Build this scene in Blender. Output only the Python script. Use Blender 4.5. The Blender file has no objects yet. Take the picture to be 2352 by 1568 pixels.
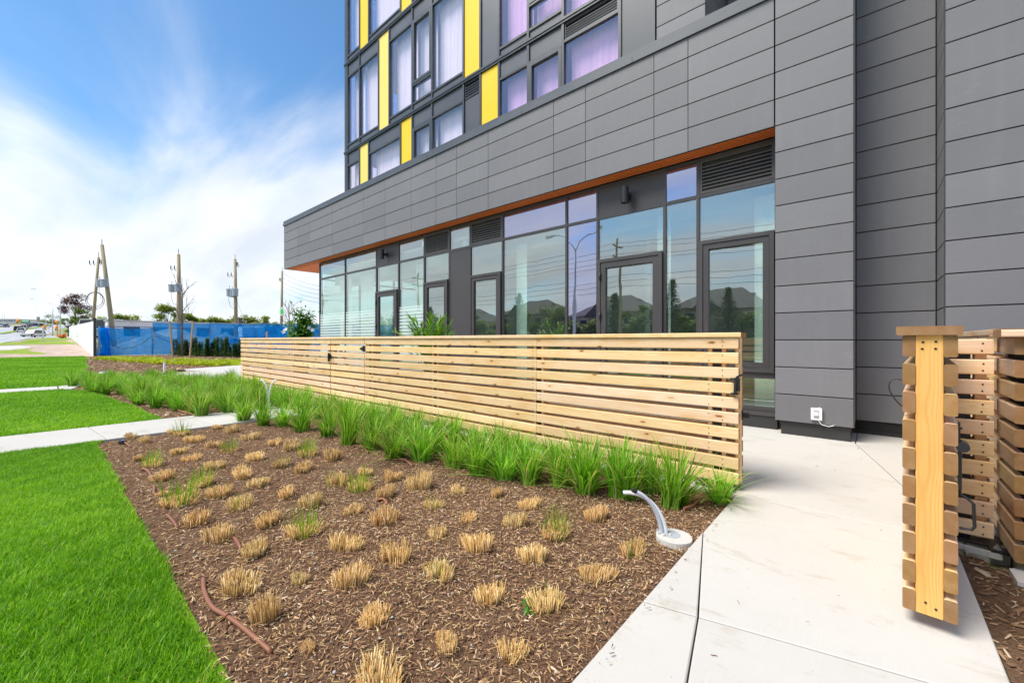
import bpy, math, random
import numpy as np
from mathutils import Vector, Matrix
R = math.radians
random.seed(7); rng = np.random.default_rng(7)
S = bpy.context.scene
COL = S.collection

# ------------------------------------------------------------------ camera, sky, sun, exposure
F, CX, HY, EYE = 946.9, 1176.0, 781.5, 1.2          # focal length, centre and horizon in 2352-wide picture pixels
FW = np.array([-.6577, .7533, 0]); RT = np.array([.7533, .6577, 0]); UP = np.array([0, 0, 1.])
cam = bpy.data.cameras.new('camera'); cam_o = bpy.data.objects.new('camera', cam); COL.objects.link(cam_o)
cam.sensor_width = 36; cam.lens = 36 * F / 2352; cam.shift_y = -.001
cam.clip_start = .05; cam.clip_end = 5000
cam_o.location = (0, 0, EYE)
cam_o.rotation_euler = (R(90), 0, math.atan2(.6577, .7533))
S.camera = cam_o

SUN_DIR = Vector((-.45, -.76, 1.36)).normalized()      # towards the sun
SUN_EL = math.asin(SUN_DIR.z); SUN_AZ = math.atan2(SUN_DIR.x, SUN_DIR.y)
w = bpy.data.worlds.new('World'); S.world = w; w.use_nodes = True
nt = w.node_tree; nt.nodes.clear()
def wn(t, **k):
    n = nt.nodes.new(t)
    for a, b in k.items(): setattr(n, a, b)
    return n
L = nt.links.new
sky = wn('ShaderNodeTexSky', sky_type='NISHITA', sun_disc=False, sun_elevation=SUN_EL, sun_rotation=SUN_AZ)
sky.air_density = 1.0; sky.dust_density = .6; sky.ozone_density = 2.2; sky.altitude = 100
tc = wn('ShaderNodeTexCoord'); sep = wn('ShaderNodeSeparateXYZ'); L(tc.outputs['Generated'], sep.inputs[0])
zz = wn('ShaderNodeMath', operation='MAXIMUM'); L(sep.outputs['Z'], zz.inputs[0]); zz.inputs[1].default_value = 0
za = wn('ShaderNodeMath', operation='ADD'); L(zz.outputs[0], za.inputs[0]); za.inputs[1].default_value = .22
dv = wn('ShaderNodeVectorMath', operation='DIVIDE'); L(tc.outputs['Generated'], dv.inputs[0])
cmb = wn('ShaderNodeCombineXYZ')
for i in range(3): L(za.outputs[0], cmb.inputs[i])
L(cmb.outputs[0], dv.inputs[1])
mp = wn('ShaderNodeMapping'); L(dv.outputs[0], mp.inputs[0])
mp.inputs['Rotation'].default_value = (0, 0, R(-41)); mp.inputs['Scale'].default_value = (.50, 1.45, 1.0); mp.inputs['Location'].default_value = (26, 13, 0)
n1 = wn('ShaderNodeTexNoise'); n1.inputs['Scale'].default_value = 1.25; n1.inputs['Detail'].default_value = 7; n1.inputs['Roughness'].default_value = .52; n1.inputs['Distortion'].default_value = .55
L(mp.outputs[0], n1.inputs['Vector'])
# more cloud low in the sky, open blue overhead
lo = wn('ShaderNodeMapRange'); L(sep.outputs['Z'], lo.inputs['Value'])
lo.inputs['From Min'].default_value = .0; lo.inputs['From Max'].default_value = .62; lo.inputs['To Min'].default_value = .33; lo.inputs['To Max'].default_value = -.09
ad = wn('ShaderNodeMath', operation='ADD'); L(n1.outputs['Fac'], ad.inputs[0]); L(lo.outputs[0], ad.inputs[1])
mk = wn('ShaderNodeMapRange', interpolation_type='SMOOTHERSTEP'); L(ad.outputs[0], mk.inputs['Value'])
mk.inputs['From Min'].default_value = .365; mk.inputs['From Max'].default_value = .82; mk.inputs['To Max'].default_value = .93
n2 = wn('ShaderNodeTexNoise'); n2.inputs['Scale'].default_value = 2.3; n2.inputs['Detail'].default_value = 5; L(mp.outputs[0], n2.inputs['Vector'])
cr = wn('ShaderNodeValToRGB'); L(n2.outputs['Fac'], cr.inputs[0])
cr.color_ramp.elements[0].position = .3; cr.color_ramp.elements[0].color = (4.9, 5.2, 5.7, 1)
cr.color_ramp.elements[1].position = .68; cr.color_ramp.elements[1].color = (6.7, 6.8, 7.0, 1)
gm = wn('ShaderNodeMixRGB', blend_type='MULTIPLY'); gm.inputs[0].default_value = 1; L(sky.outputs[0], gm.inputs[1]); gm.inputs[2].default_value = (.70, 1.03, 1.18, 1)
mx = wn('ShaderNodeMixRGB'); L(mk.outputs[0], mx.inputs[0]); L(gm.outputs[0], mx.inputs[1]); L(cr.outputs[0], mx.inputs[2])
bg = wn('ShaderNodeBackground'); bg.inputs['Strength'].default_value = .052; L(mx.outputs[0], bg.inputs['Color'])
wo = wn('ShaderNodeOutputWorld'); L(bg.outputs[0], wo.inputs[0])

sd = bpy.data.lights.new('sun', 'SUN'); sd.energy = 1.6; sd.angle = R(30); sd.color = (1, .94, .84)
so = bpy.data.objects.new('sun', sd); COL.objects.link(so); so.rotation_euler = SUN_DIR.to_track_quat('Z', 'Y').to_euler()
S.view_settings.view_transform = 'Standard'; S.view_settings.look = 'None'; S.view_settings.gamma = 1
S.view_settings.use_curve_mapping = False; S.view_settings.exposure = 1.72
S.render.engine = 'CYCLES'
S.cycles.max_bounces = 8; S.cycles.transparent_max_bounces = 16

# ------------------------------------------------------------------ pixel helpers
def tz(x):
    s = -x
    if s < 46: return 0.
    if s < 161: return (s - 46) * 2.2 / 115
    if s < 455: return 2.2 + (s - 161) * 10.6 / 294
    return 12.8
def ray(u, v): return FW + RT * (u - CX) / F + UP * (HY - v) / F
C0 = np.array([0, 0, EYE])
def G(u, v, z=0):
    r = ray(u, v); return Vector(C0 + r * (z - EYE) / r[2])
def GT(u, v):
    r = ray(u, v); d = 3.
    while d < 600:
        p = C0 + r * d
        if p[2] < tz(p[0]): break
        d += .25
    return Vector((p[0], p[1], tz(p[0])))
def PY(u, v, Y):
    r = ray(u, v); return Vector(C0 + r * Y / r[1])
def PD(u, v, d): return Vector(C0 + ray(u, v) * d)
def PDg(u, d):
    p = C0 + ray(u, HY) * d; return Vector((p[0], p[1], tz(p[0])))

# ------------------------------------------------------------------ materials
MATS = {}
class NB:
    def __init__(s, name):
        s.m = bpy.data.materials.new(name); s.m.use_nodes = True; s.t = s.m.node_tree; s.t.nodes.clear()
        s.out = s.t.nodes.new('ShaderNodeOutputMaterial'); MATS[name] = s.m
    def n(s, typ, ins=None, **props):
        n = s.t.nodes.new('ShaderNode' + typ)
        for a, b in props.items(): setattr(n, a, b)
        for k, v in (ins or {}).items(): s.set(n.inputs[k], v)
        return n
    def set(s, sock, v):
        if isinstance(v, bpy.types.Node): v = v.outputs[0]
        if isinstance(v, bpy.types.NodeSocket): s.t.links.new(v, sock)
        else:
            if hasattr(sock.default_value, '__len__') and len(sock.default_value) == 4 and len(v) == 3: v = (*v, 1)
            sock.default_value = v
    def math(s, op, a, b=0., c=0., clamp=False):
        n = s.n('Math', {0: a, 1: b, 2: c}, operation=op); n.use_clamp = clamp; return n.outputs[0]
    def vmul(s, v, k): return s.n('VectorMath', {0: v, 1: k}, operation='MULTIPLY').outputs[0]
    def vadd(s, v, k): return s.n('VectorMath', {0: v, 1: k}, operation='ADD').outputs[0]
    def noise(s, vec, scale, detail=3, rough=.5, dist=0):
        n = s.n('TexNoise', {'Scale': scale, 'Detail': detail, 'Roughness': rough, 'Distortion': dist})
        if vec is not None: s.set(n.inputs['Vector'], vec)
        return n.outputs['Fac']
    def ramp(s, fac, stops, interp='LINEAR'):
        n = s.n('ValToRGB', {0: fac}); n.color_ramp.interpolation = interp; e = n.color_ramp.elements
        while len(e) < len(stops): e.new(.5)
        for x, (p, c) in zip(e, stops): x.position = p; x.color = (*c, 1) if len(c) == 3 else c
        return n.outputs[0]
    def rng(s, v, a, b, c=0., d=1., smooth=False):
        n = s.n('MapRange', {0: v, 1: a, 2: b, 3: c, 4: d}); 
        if smooth: n.interpolation_type = 'SMOOTHSTEP'
        return n.outputs[0]
    def mix(s, f, a, b, mode='MIX'):
        return s.n('MixRGB', {0: f, 1: a, 2: b}, blend_type=mode).outputs[0]
    def obj(s): return s.n('TexCoord').outputs['Object']
    def pos(s): return s.n('NewGeometry').outputs['Position']
    def rand(s): return s.n('ObjectInfo').outputs['Random']
    def attr(s, name): return s.n('Attribute', attribute_name=name).outputs['Fac']
    def bump(s, h, strength=.3, dist=.01): return s.n('Bump', {'Height': h, 'Strength': strength, 'Distance': dist}).outputs[0]
    def bsdf(s, color, rough=.6, normal=None, metallic=0., spec=.5, **k):
        n = s.n('BsdfPrincipled', {'Base Color': color, 'Roughness': rough, 'Metallic': metallic, 'Specular IOR Level': spec})
        if normal is not None: s.set(n.inputs['Normal'], normal)
        for a, b in k.items(): s.set(n.inputs[a], b)
        s.t.links.new(n.outputs[0], s.out.inputs[0]); return n
    def surf(s, sh): s.t.links.new(sh.outputs[0] if isinstance(sh, bpy.types.Node) else sh, s.out.inputs[0])

def plain(name, col, rough=.5, metallic=0., var=.12, scale=6., bump=0., spec=.5):
    b = NB(name); p = b.obj(); n = b.noise(p, scale, 5, .6)
    c = b.mix(n, [x * (1 - var) for x in col], [min(1, x * (1 + var)) for x in col])
    rd = b.rng(b.rand(), 0, 1, 1 - var * .6, 1 + var * .6)
    c = b.mix(1., c, b.n('CombineColor', {0: rd, 1: rd, 2: rd}).outputs[0], 'MULTIPLY')
    nm = b.bump(b.noise(p, scale * 9, 4), bump, .004) if bump else None
    b.bsdf(c, b.rng(n, .3, .7, rough * .85, min(1, rough * 1.12)), nm, metallic, spec); return b.m

def wood(name, pale, mid, dark, knots=1., gray=0.):
    b = NB(name); rd = b.rand(); o = b.obj()
    off = b.n('CombineXYZ', {0: b.math('MULTIPLY', rd, 61.7), 1: 0., 2: 0.})
    p = b.vadd(o, off.outputs[0])
    r2 = b.math('FRACT', b.math('MULTIPLY', rd, 13.37)); r3 = b.math('FRACT', b.math('MULTIPLY', rd, 71.13))
    wob = b.n('TexNoise', {'Vector': b.vmul(p, (1.6, 5, 5)), 'Scale': 1.0, 'Detail': 2.})
    wv = b.vmul(b.vadd(wob.outputs['Color'], (-.5, -.5, -.5)), (0, .05, .05))
    q = b.vadd(o, wv)
    sp = b.n('SeparateXYZ', {0: q})
    cy = b.math('ADD', sp.outputs[1], b.rng(r2, 0, 1, -.035, .035)); cz = b.math('ADD', sp.outputs[2], b.rng(r3, 0, 1, -.05, .05))
    rr = b.math('SQRT', b.math('ADD', b.math('MULTIPLY', cy, cy), b.math('MULTIPLY', cz, cz)))
    rings = b.math('ADD', b.math('MULTIPLY', b.math('SINE', b.math('MULTIPLY', rr, 1150.)), .5), .5)
    rings = b.math('POWER', rings, 2.2)
    fib = b.noise(b.vmul(p, (4, 190, 190)), 1., 3, .6)
    c = b.mix(b.math('MULTIPLY', rings, .55), pale, mid)
    c = b.mix(b.rng(fib, .42, .75, 0, .55), c, mid)
    big = b.noise(b.vmul(p, (2.2, 9, 9)), 1., 3, .5)
    c = b.mix(b.rng(big, .48, .70, 0, .75), c, dark if gray else mid)
    if gray: c = b.mix(b.rng(big, .35, .6, gray, 0), c, (.42, .36, .30))
    vo = b.n('TexVoronoi', {'Vector': b.vmul(p, (3.6, 10, 10)), 'Scale': 1.}, feature='F1')
    vd = b.math('ADD', vo.outputs['Distance'], b.math('MULTIPLY', b.noise(p, 40, 2), .12))
    kn = b.rng(vd, .11, .21, knots, 0, True)
    halo = b.rng(vd, .12, .44, .42 * knots, 0, True)
    c = b.mix(halo, c, mid); c = b.mix(kn, c, dark)
    tn = b.n('VectorTransform', {0: b.n('NewGeometry').outputs['Normal']}, vector_type='NORMAL', convert_from='WORLD', convert_to='OBJECT')
    ex = b.rng(b.math('ABSOLUTE', b.n('SeparateXYZ', {0: tn}).outputs[0]), .7, .95)
    eg = b.mix(b.math('MULTIPLY', rings, .85), (.33, .16, .045), (.15, .062, .016)); eg = b.mix(b.rng(b.noise(p, 26, 4), .42, .7, 0, .6), eg, (.37, .225, .10))
    c = b.mix(b.math('MULTIPLY', ex, .9), c, eg)
    br = b.rng(b.math('FRACT', b.math('MULTIPLY', rd, 5.77)), 0, 1, .80, 1.08)
    c = b.mix(1., c, b.n('CombineColor', {0: br, 1: b.math('MULTIPLY', br, b.rng(r3, 0, 1, .935, 1.0)), 2: b.math('MULTIPLY', br, b.rng(r2, 0, 1, .82, 1.12))}).outputs[0], 'MULTIPLY')
    h = b.math('ADD', b.math('MULTIPLY', fib, .6), b.math('MULTIPLY', rings, .3))
    b.bsdf(c, .62, b.bump(h, .25, .002), spec=.35); return b.m

wood('cedar', (.93, .71, .46), (.81, .49, .20), (.32, .125, .04))
wood('honey_board', (.80, .50, .165), (.68, .35, .085), (.40, .16, .04), knots=.5)
wood('weathered_board', (.60, .42, .25), (.45, .28, .14), (.25, .13, .06), gray=.5)
wood('stake_wood', (.62, .45, .28), (.50, .33, .18), (.3, .18, .1), knots=.2)

def panel_mat(name, col, sheen=.0):
    b = NB(name); p = b.pos(); rd = b.rand()
    n = b.noise(b.vmul(p, (1, 1, 1)), 1.3, 4, .6); f = b.noise(b.vmul(p, (7, 7, 90)), 1., 3)
    g = b.noise(p, 260, 2)
    c = b.mix(n, [x * .90 for x in col], [x * 1.10 for x in col])
    c = b.mix(b.rng(f, .45, .8, 0, .25), c, [x * 1.25 for x in col])
    sc = b.noise(b.vmul(p, (2.1, 2.1, 5.5)), 1., 6, .72)
    c = b.mix(b.rng(sc, .66, .74, 0, .20), c, [min(1, x * 1.9) for x in col])
    du = b.noise(b.vmul(p, (9, 9, .8)), 1., 4, .6); c = b.mix(b.rng(du, .5, .8, 0, .22), c, (.24, .235, .235))
    v = b.rng(rd, 0, 1, .91, 1.09); c = b.mix(1., c, b.n('CombineColor', {0: v, 1: v, 2: v}).outputs[0], 'MULTIPLY')
    b.bsdf(c, b.rng(n, .3, .7, .5, .62), b.bump(g, .08, .002), spec=.4); return b.m
panel_mat('fibre_cement', (.172, .168, .178))
plain('joint_black', (.012, .012, .012), .8, var=.2)
plain('frame_metal', (.058, .052, .052), .42, var=.1, scale=3, spec=.5)
plain('frame_grey', (.052, .056, .062), .38, var=.12, scale=2, spec=.5)
plain('spandrel', (.085, .090, .102), .42, var=.15, scale=1.2, spec=.4)
plain('flashing', (.075, .082, .094), .42, var=.15, scale=1.5)
plain('dark_plinth', (.030, .030, .031), .6, var=.25, scale=4)
plain('dark_spandrel', (.060, .054, .055), .45, var=.08)
plain('black_metal', (.012, .012, .013), .45, var=.2, spec=.5)
plain('louvre', (.075, .068, .064), .5, var=.1)
plain('white_paint', (.78, .79, .80), .45, var=.04, scale=1.5)
plain('interior_white', (.80, .80, .78), .8, var=.03)
plain('interior_floor', (.45, .38, .30), .5, var=.1)
plain('galvanised', (.42, .45, .48), .45, .6, var=.15)
plain('bolt_zinc', (.62, .66, .68), .3, .9, var=.1)
plain('grey_can', (.36, .40, .43), .5, var=.1)
plain('conduit_grey', (.55, .58, .64), .55, var=.06)
plain('conduit_white', (.80, .81, .84), .5, var=.04)
plain('hose_brown', (.25, .095, .05), .5, var=.22, scale=14)
plain('pot_clay', (.10, .09, .085), .6, var=.15)
plain('lamp_steel', (.62, .65, .68), .4, .3, var=.05)
plain('black_rubber', (.02, .02, .02), .7)
plain('traffic_yellow', (.75, .40, .02), .5)
plain('sign_green', (.02, .25, .12), .5)
plain('orange_plastic', (.80, .16, .02), .5)
plain('hydrant_white', (.85, .85, .82), .5)
plain('tag_green', (.05, .75, .08), .4)
plain('car_silver', (.50, .48, .44), .3, .4, var=.03)
plain('car_white', (.78, .78, .78), .3, var=.03)
plain('car_dark', (.03, .033, .04), .25, var=.1)
plain('car_blue', (.06, .10, .22), .25, var=.1)
plain('car_grey', (.20, .21, .22), .3, .3, var=.05)
plain('car_glass', (.02, .024, .028), .12, var=.1, spec=.7)
plain('tail_red', (.45, .02, .02), .3)
plain('trailer_white', (.74, .75, .76), .5, var=.06)
plain('container_blue', (.03, .12, .32), .5, var=.12, scale=2)
plain('wrap_white', (.75, .76, .78), .35, var=.1, scale=4, bump=.4)
plain('wall_brick_far', (.42, .33, .27), .8, var=.2)
plain('wall_beige_far', (.62, .56, .48), .8, var=.1)
plain('roof_shingle', (.085, .08, .085), .85, var=.25, scale=8)
plain('far_glass', (.10, .17, .26), .15, var=.3, scale=.3, spec=.8)
plain('far_concrete', (.55, .56, .57), .7, var=.1)
plain('petal_white', (.85, .84, .80), .55, var=.05)
plain('outlet_white', (.80, .80, .80), .4, var=.03)
plain('bark', (.12, .095, .075), .9, var=.35, scale=9, bump=.6)
plain('bark_grey', (.20, .17, .145), .85, var=.25, scale=12, bump=.4)
plain('wire_black', (.03, .03, .03), .6)
plain('stone_pale', (.50, .48, .45), .85, var=.15, scale=20)

b = NB('pole_wood'); p = b.obj(); n = b.noise(b.vmul(p, (14, 14, .5)), 1., 5, .6)
b.bsdf(b.ramp(n, [(.3, (.27, .21, .12)), (.7, (.46, .37, .22))]), .85, b.bump(n, .4, .01))

b = NB('yellow_panel'); rd = b.rand(); n = b.noise(b.obj(), 1.1, 2)
c = b.mix(b.math('ROUND', rd), (.86, .56, .012), (.88, .66, .16)); c = b.mix(b.rng(n, .3, .7, 0, .18), c, (.9, .70, .2))
b.bsdf(c, .5, spec=.25)

b = NB('soffit_orange'); p = b.pos(); sp = b.n('SeparateXYZ', {0: p}).outputs
n = b.noise(b.vmul(p, (1.2, 60, 60)), 1., 4)
b.bsdf(b.ramp(n, [(.3, (.70, .135, .014)), (.7, (.84, .20, .024))]), .45)

def glass(name, tint, refl, rcol=(1, 1, 1), rough=0.):
    b = NB(name)
    lw = b.n('LayerWeight', {'Blend': .35})
    fac = b.math('MULTIPLY', b.rng(lw.outputs['Fresnel'], 0, 1, refl, 1.), b.math('SUBTRACT', 1., b.n('NewGeometry').outputs['Backfacing']))
    # slow waviness of the sheet
    rd = b.rand(); tilt = b.n('CombineXYZ', {0: b.rng(rd, 0, 1, -.007, .007), 1: 0., 2: b.rng(b.math('FRACT', b.math('MULTIPLY', rd, 17.3)), 0, 1, -.006, .006)})
    nm = b.bump(b.noise(b.vmul(b.vadd(b.pos(), b.n('CombineXYZ', {0: b.math('MULTIPLY', rd, 40.), 1: 0., 2: 0.}).outputs[0]), (1.6, 1.6, 1.1)), 1., 2), .07, .02)
    nm = b.n('VectorMath', {0: b.vadd(nm, tilt.outputs[0])}, operation='NORMALIZE').outputs[0]
    t = b.n('BsdfTransparent', {0: tint}); g = b.n('BsdfGlossy', {'Color': rcol, 'Roughness': rough, 'Normal': nm})
    b.surf(b.n('MixShader', {0: fac, 1: t, 2: g}))
glass('glass_shop', (.86, .96, .91), .36, (.90, .94, .90))
glass('glass_violet', (.98, .95, .98), .13, (1, .95, 1.0))
glass('glass_pink', (.97, .865, .96), .16, (1, .90, .99))
glass('glass_dark_violet', (.55, .5, .7), .45, (.84, .82, 1.0))

b = NB('striped_sheet'); sp = b.n('SeparateXYZ', {0: b.pos()}).outputs
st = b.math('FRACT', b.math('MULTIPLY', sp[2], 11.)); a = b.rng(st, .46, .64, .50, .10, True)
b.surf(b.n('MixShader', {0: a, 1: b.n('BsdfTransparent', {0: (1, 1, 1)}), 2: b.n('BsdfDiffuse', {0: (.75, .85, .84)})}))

b = NB('curtain'); p = b.pos(); n = b.noise(b.vmul(p, (9, 9, .25)), 1., 3)
c = b.mix(b.rng(n, .35, .65), (.91, .90, .91), (.97, .96, .97)); dfs = b.n('BsdfDiffuse', {0: c}); tr = b.n('BsdfTranslucent', {0: c})
b.surf(b.n('MixShader', {0: .04, 1: dfs, 2: tr}))

b = NB('lamp_glow'); b.surf(b.n('Emission', {0: (1, .82, .55), 1: 5.}))
b = NB('signal_red'); b.surf(b.n('Emission', {0: (1, .12, .03), 1: 1.5}))

b = NB('blue_mesh'); p = b.pos(); n = b.noise(p, .9, 4, .6)
n = b.noise(p, 1.7, 6, .7); c = b.mix(n, (.002, .20, .80), (.01, .42, .95))
d = b.n('BsdfDiffuse', {0: c}); t = b.n('BsdfTranslucent', {0: c}); tp = b.n('BsdfTransparent', {0: (.34, .70, 1)})
m1 = b.n('MixShader', {0: .4, 1: d, 2: t}); b.surf(b.n('MixShader', {0: b.rng(n, .35, .65, .62, .22), 1: m1, 2: tp}))

def leafmat(name, stops, rough=.5, trans=.42, spec=.3):
    b = NB(name); c = b.ramp(b.attr('rnd'), stops)
    rd = b.rand(); k1 = b.rng(rd, 0, 1, .82, 1.12); k2 = b.math('MULTIPLY', k1, b.rng(b.math('FRACT', b.math('MULTIPLY', rd, 7.7)), 0, 1, .92, 1.04))
    c = b.mix(1., c, b.n('CombineColor', {0: k1, 1: k2, 2: k2}).outputs[0], 'MULTIPLY')
    k = b.n('BsdfPrincipled', {'Base Color': c, 'Roughness': rough, 'Specular IOR Level': spec})
    t = b.n('BsdfTranslucent', {0: b.mix(1., c, (1.15, 1.2, .7), 'MULTIPLY')})
    b.surf(b.n('MixShader', {0: trans, 1: k, 2: t}))
leafmat('lawn_grass', [(0, (.10, .29, .005)), (.45, (.20, .48, .010)), (.9, (.42, .70, .04)), (1, (.62, .62, .16))])
leafmat('ornamental_grass', [(0, (.10, .26, .012)), (.5, (.23, .50, .03)), (.95, (.46, .70, .13)), (1, (.58, .50, .2))])
leafmat('shoot_grass', [(0, (.14, .30, .012)), (.6, (.28, .45, .025)), (1, (.48, .50, .08))])
leafmat('straw', [(0, (.29, .135, .035)), (.45, (.55, .33, .105)), (.8, (.74, .51, .21)), (1, (.85, .68, .40))], .7, .12)
leafmat('lime_sedge', [(0, (.27, .36, .01)), (.5, (.46, .53, .02)), (1, (.60, .62, .06))])
leafmat('yew', [(0, (.02, .06, .016)), (.6, (.05, .12, .03)), (1, (.15, .19, .06))])
leafmat('tree_green', [(0, (.08, .13, .02)), (.5, (.16, .25, .04)), (1, (.28, .36, .08))])
leafmat('tree_spring', [(0, (.16, .22, .03)), (.5, (.28, .34, .06)), (1, (.40, .44, .12))])
leafmat('tree_dark', [(0, (.015, .035, .012)), (.5, (.035, .07, .022)), (1, (.07, .12, .04))])
leafmat('tree_copper', [(0, (.045, .012, .016)), (.5, (.10, .028, .030)), (1, (.20, .075, .06))])
leafmat('plant_green', [(0, (.04, .15, .012)), (.5, (.09, .28, .018)), (1, (.22, .46, .04))], .35, .25, .5)
leafmat('palm_green', [(0, (.07, .20, .008)), (.5, (.14, .33, .012)), (1, (.30, .50, .03))], .4, .3, .4)
leafmat('mulch', [(0, (.12, .066, .038)), (.35, (.21, .12, .066)), (.62, (.33, .20, .108)), (.88, (.52, .355, .20)), (1, (.68, .56, .41))], .85, 0., .2)

b = NB('soil'); p = b.pos(); n = b.noise(p, 55, 6, .7); m = b.noise(p, 2.2, 3)
vo = b.n('TexVoronoi', {'Vector': b.vmul(p, (1, 1, 1)), 'Scale': 95.})
c = b.ramp(n, [(.28, (.085, .047, .028)), (.55, (.17, .097, .056)), (.8, (.30, .18, .10))])
c = b.mix(b.rng(m, .45, .75, 0, .5), c, (.20, .135, .085)); c = b.mix(b.rng(vo.outputs['Distance'], .0, .16, .55, 0), c, (.45, .36, .26))
b.bsdf(c, .95, b.bump(n, .9, .02), spec=.1)
b = NB('lawn_soil'); p = b.pos(); n = b.noise(p, 40, 5, .7); m = b.noise(p, .8, 4)
b.bsdf(b.mix(m, b.ramp(n, [(.3, (.07, .17, .008)), (.7, (.15, .30, .014))]), b.ramp(n, [(.3, (.11, .23, .01)), (.7, (.22, .38, .02))])), .95, b.bump(n, .8, .02), spec=.1)
b = NB('rough_ground'); p = b.pos(); n = b.noise(p, 2.5, 6, .7); m = b.noise(p, .22, 5, .6)
c = b.mix(b.rng(m, .46, .58, 0, 1), b.ramp(n, [(.3, (.34, .25, .19)), (.7, (.52, .42, .34))]), b.ramp(n, [(.3, (.11, .20, .02)), (.7, (.26, .33, .05))]))
b.bsdf(c, .95, b.bump(n, .5, .05), spec=.1)
b = NB('dirt'); p = b.pos(); n = b.noise(b.vmul(p, (1, 1, 1)), 1.3, 7, .7)
b.bsdf(b.ramp(n, [(.3, (.30, .20, .15)), (.5, (.47, .35, .28)), (.72, (.60, .52, .45))]), .95, b.bump(n, .5, .05), spec=.1)
b = NB('rough_grass'); p = b.pos(); n = b.noise(p, 3, 6, .7)
b.bsdf(b.ramp(n, [(.3, (.13, .24, .015)), (.7, (.34, .40, .06))]), .95, b.bump(n, .5, .05), spec=.1)
b = NB('asphalt'); p = b.pos(); n = b.noise(p, .5, 6, .6); g = b.noise(p, 60, 2)
b.bsdf(b.ramp(n, [(.3, (.36, .36, .37)), (.7, (.46, .46, .465))]), .85, b.bump(g, .2, .004), spec=.3)
plain('road_paint', (.75, .75, .72), .6, var=.12, scale=9)
b = NB('gravel_pile'); p = b.pos(); n = b.noise(p, 5, 6, .75)
b.bsdf(b.ramp(n, [(.3, (.19, .17, .15)), (.7, (.46, .42, .38))]), .95, b.bump(n, .9, .1), spec=.1)

b = NB('concrete'); p = b.pos(); rd = b.rand()
n = b.noise(p, 1.1, 6, .62); g = b.noise(p, 120, 3, .6); st = b.noise(b.vmul(p, (2.2, 5.2, 1)), 1., 7, .72, .6)
c = b.mix(n, (.49, .46, .415), (.60, .57, .525)); c = b.mix(b.rng(g, .62, .75, 0, .3), c, (.42, .40, .37))
c = b.mix(b.rng(st, .57, .71, 0, .6), c, (.38, .30, .205)); br_ = b.noise(b.vmul(p, (300, 6, 1)), 1., 2); c = b.mix(b.rng(br_, .4, .7, 0, .10), c, (.40, .38, .35)); 
sp = b.noise(p, 17, 5, .8); c = b.mix(b.rng(sp, .63, .70, 0, .5), c, (.33, .25, .165))
fl = b.noise(b.vmul(p, (60, 22, 1)), 1., 2); c = b.mix(b.rng(fl, .77, .79, 0, .6), c, (.24, .19, .14))
v = b.rng(rd, 0, 1, .95, 1.03); c = b.mix(1., c, b.n('CombineColor', {0: v, 1: v, 2: v}).outputs[0], 'MULTIPLY')
b.bsdf(c, .8, b.bump(b.math('ADD', g, b.math('MULTIPLY', n, .5)), .18, .004), spec=.25)
M = MATS

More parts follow.
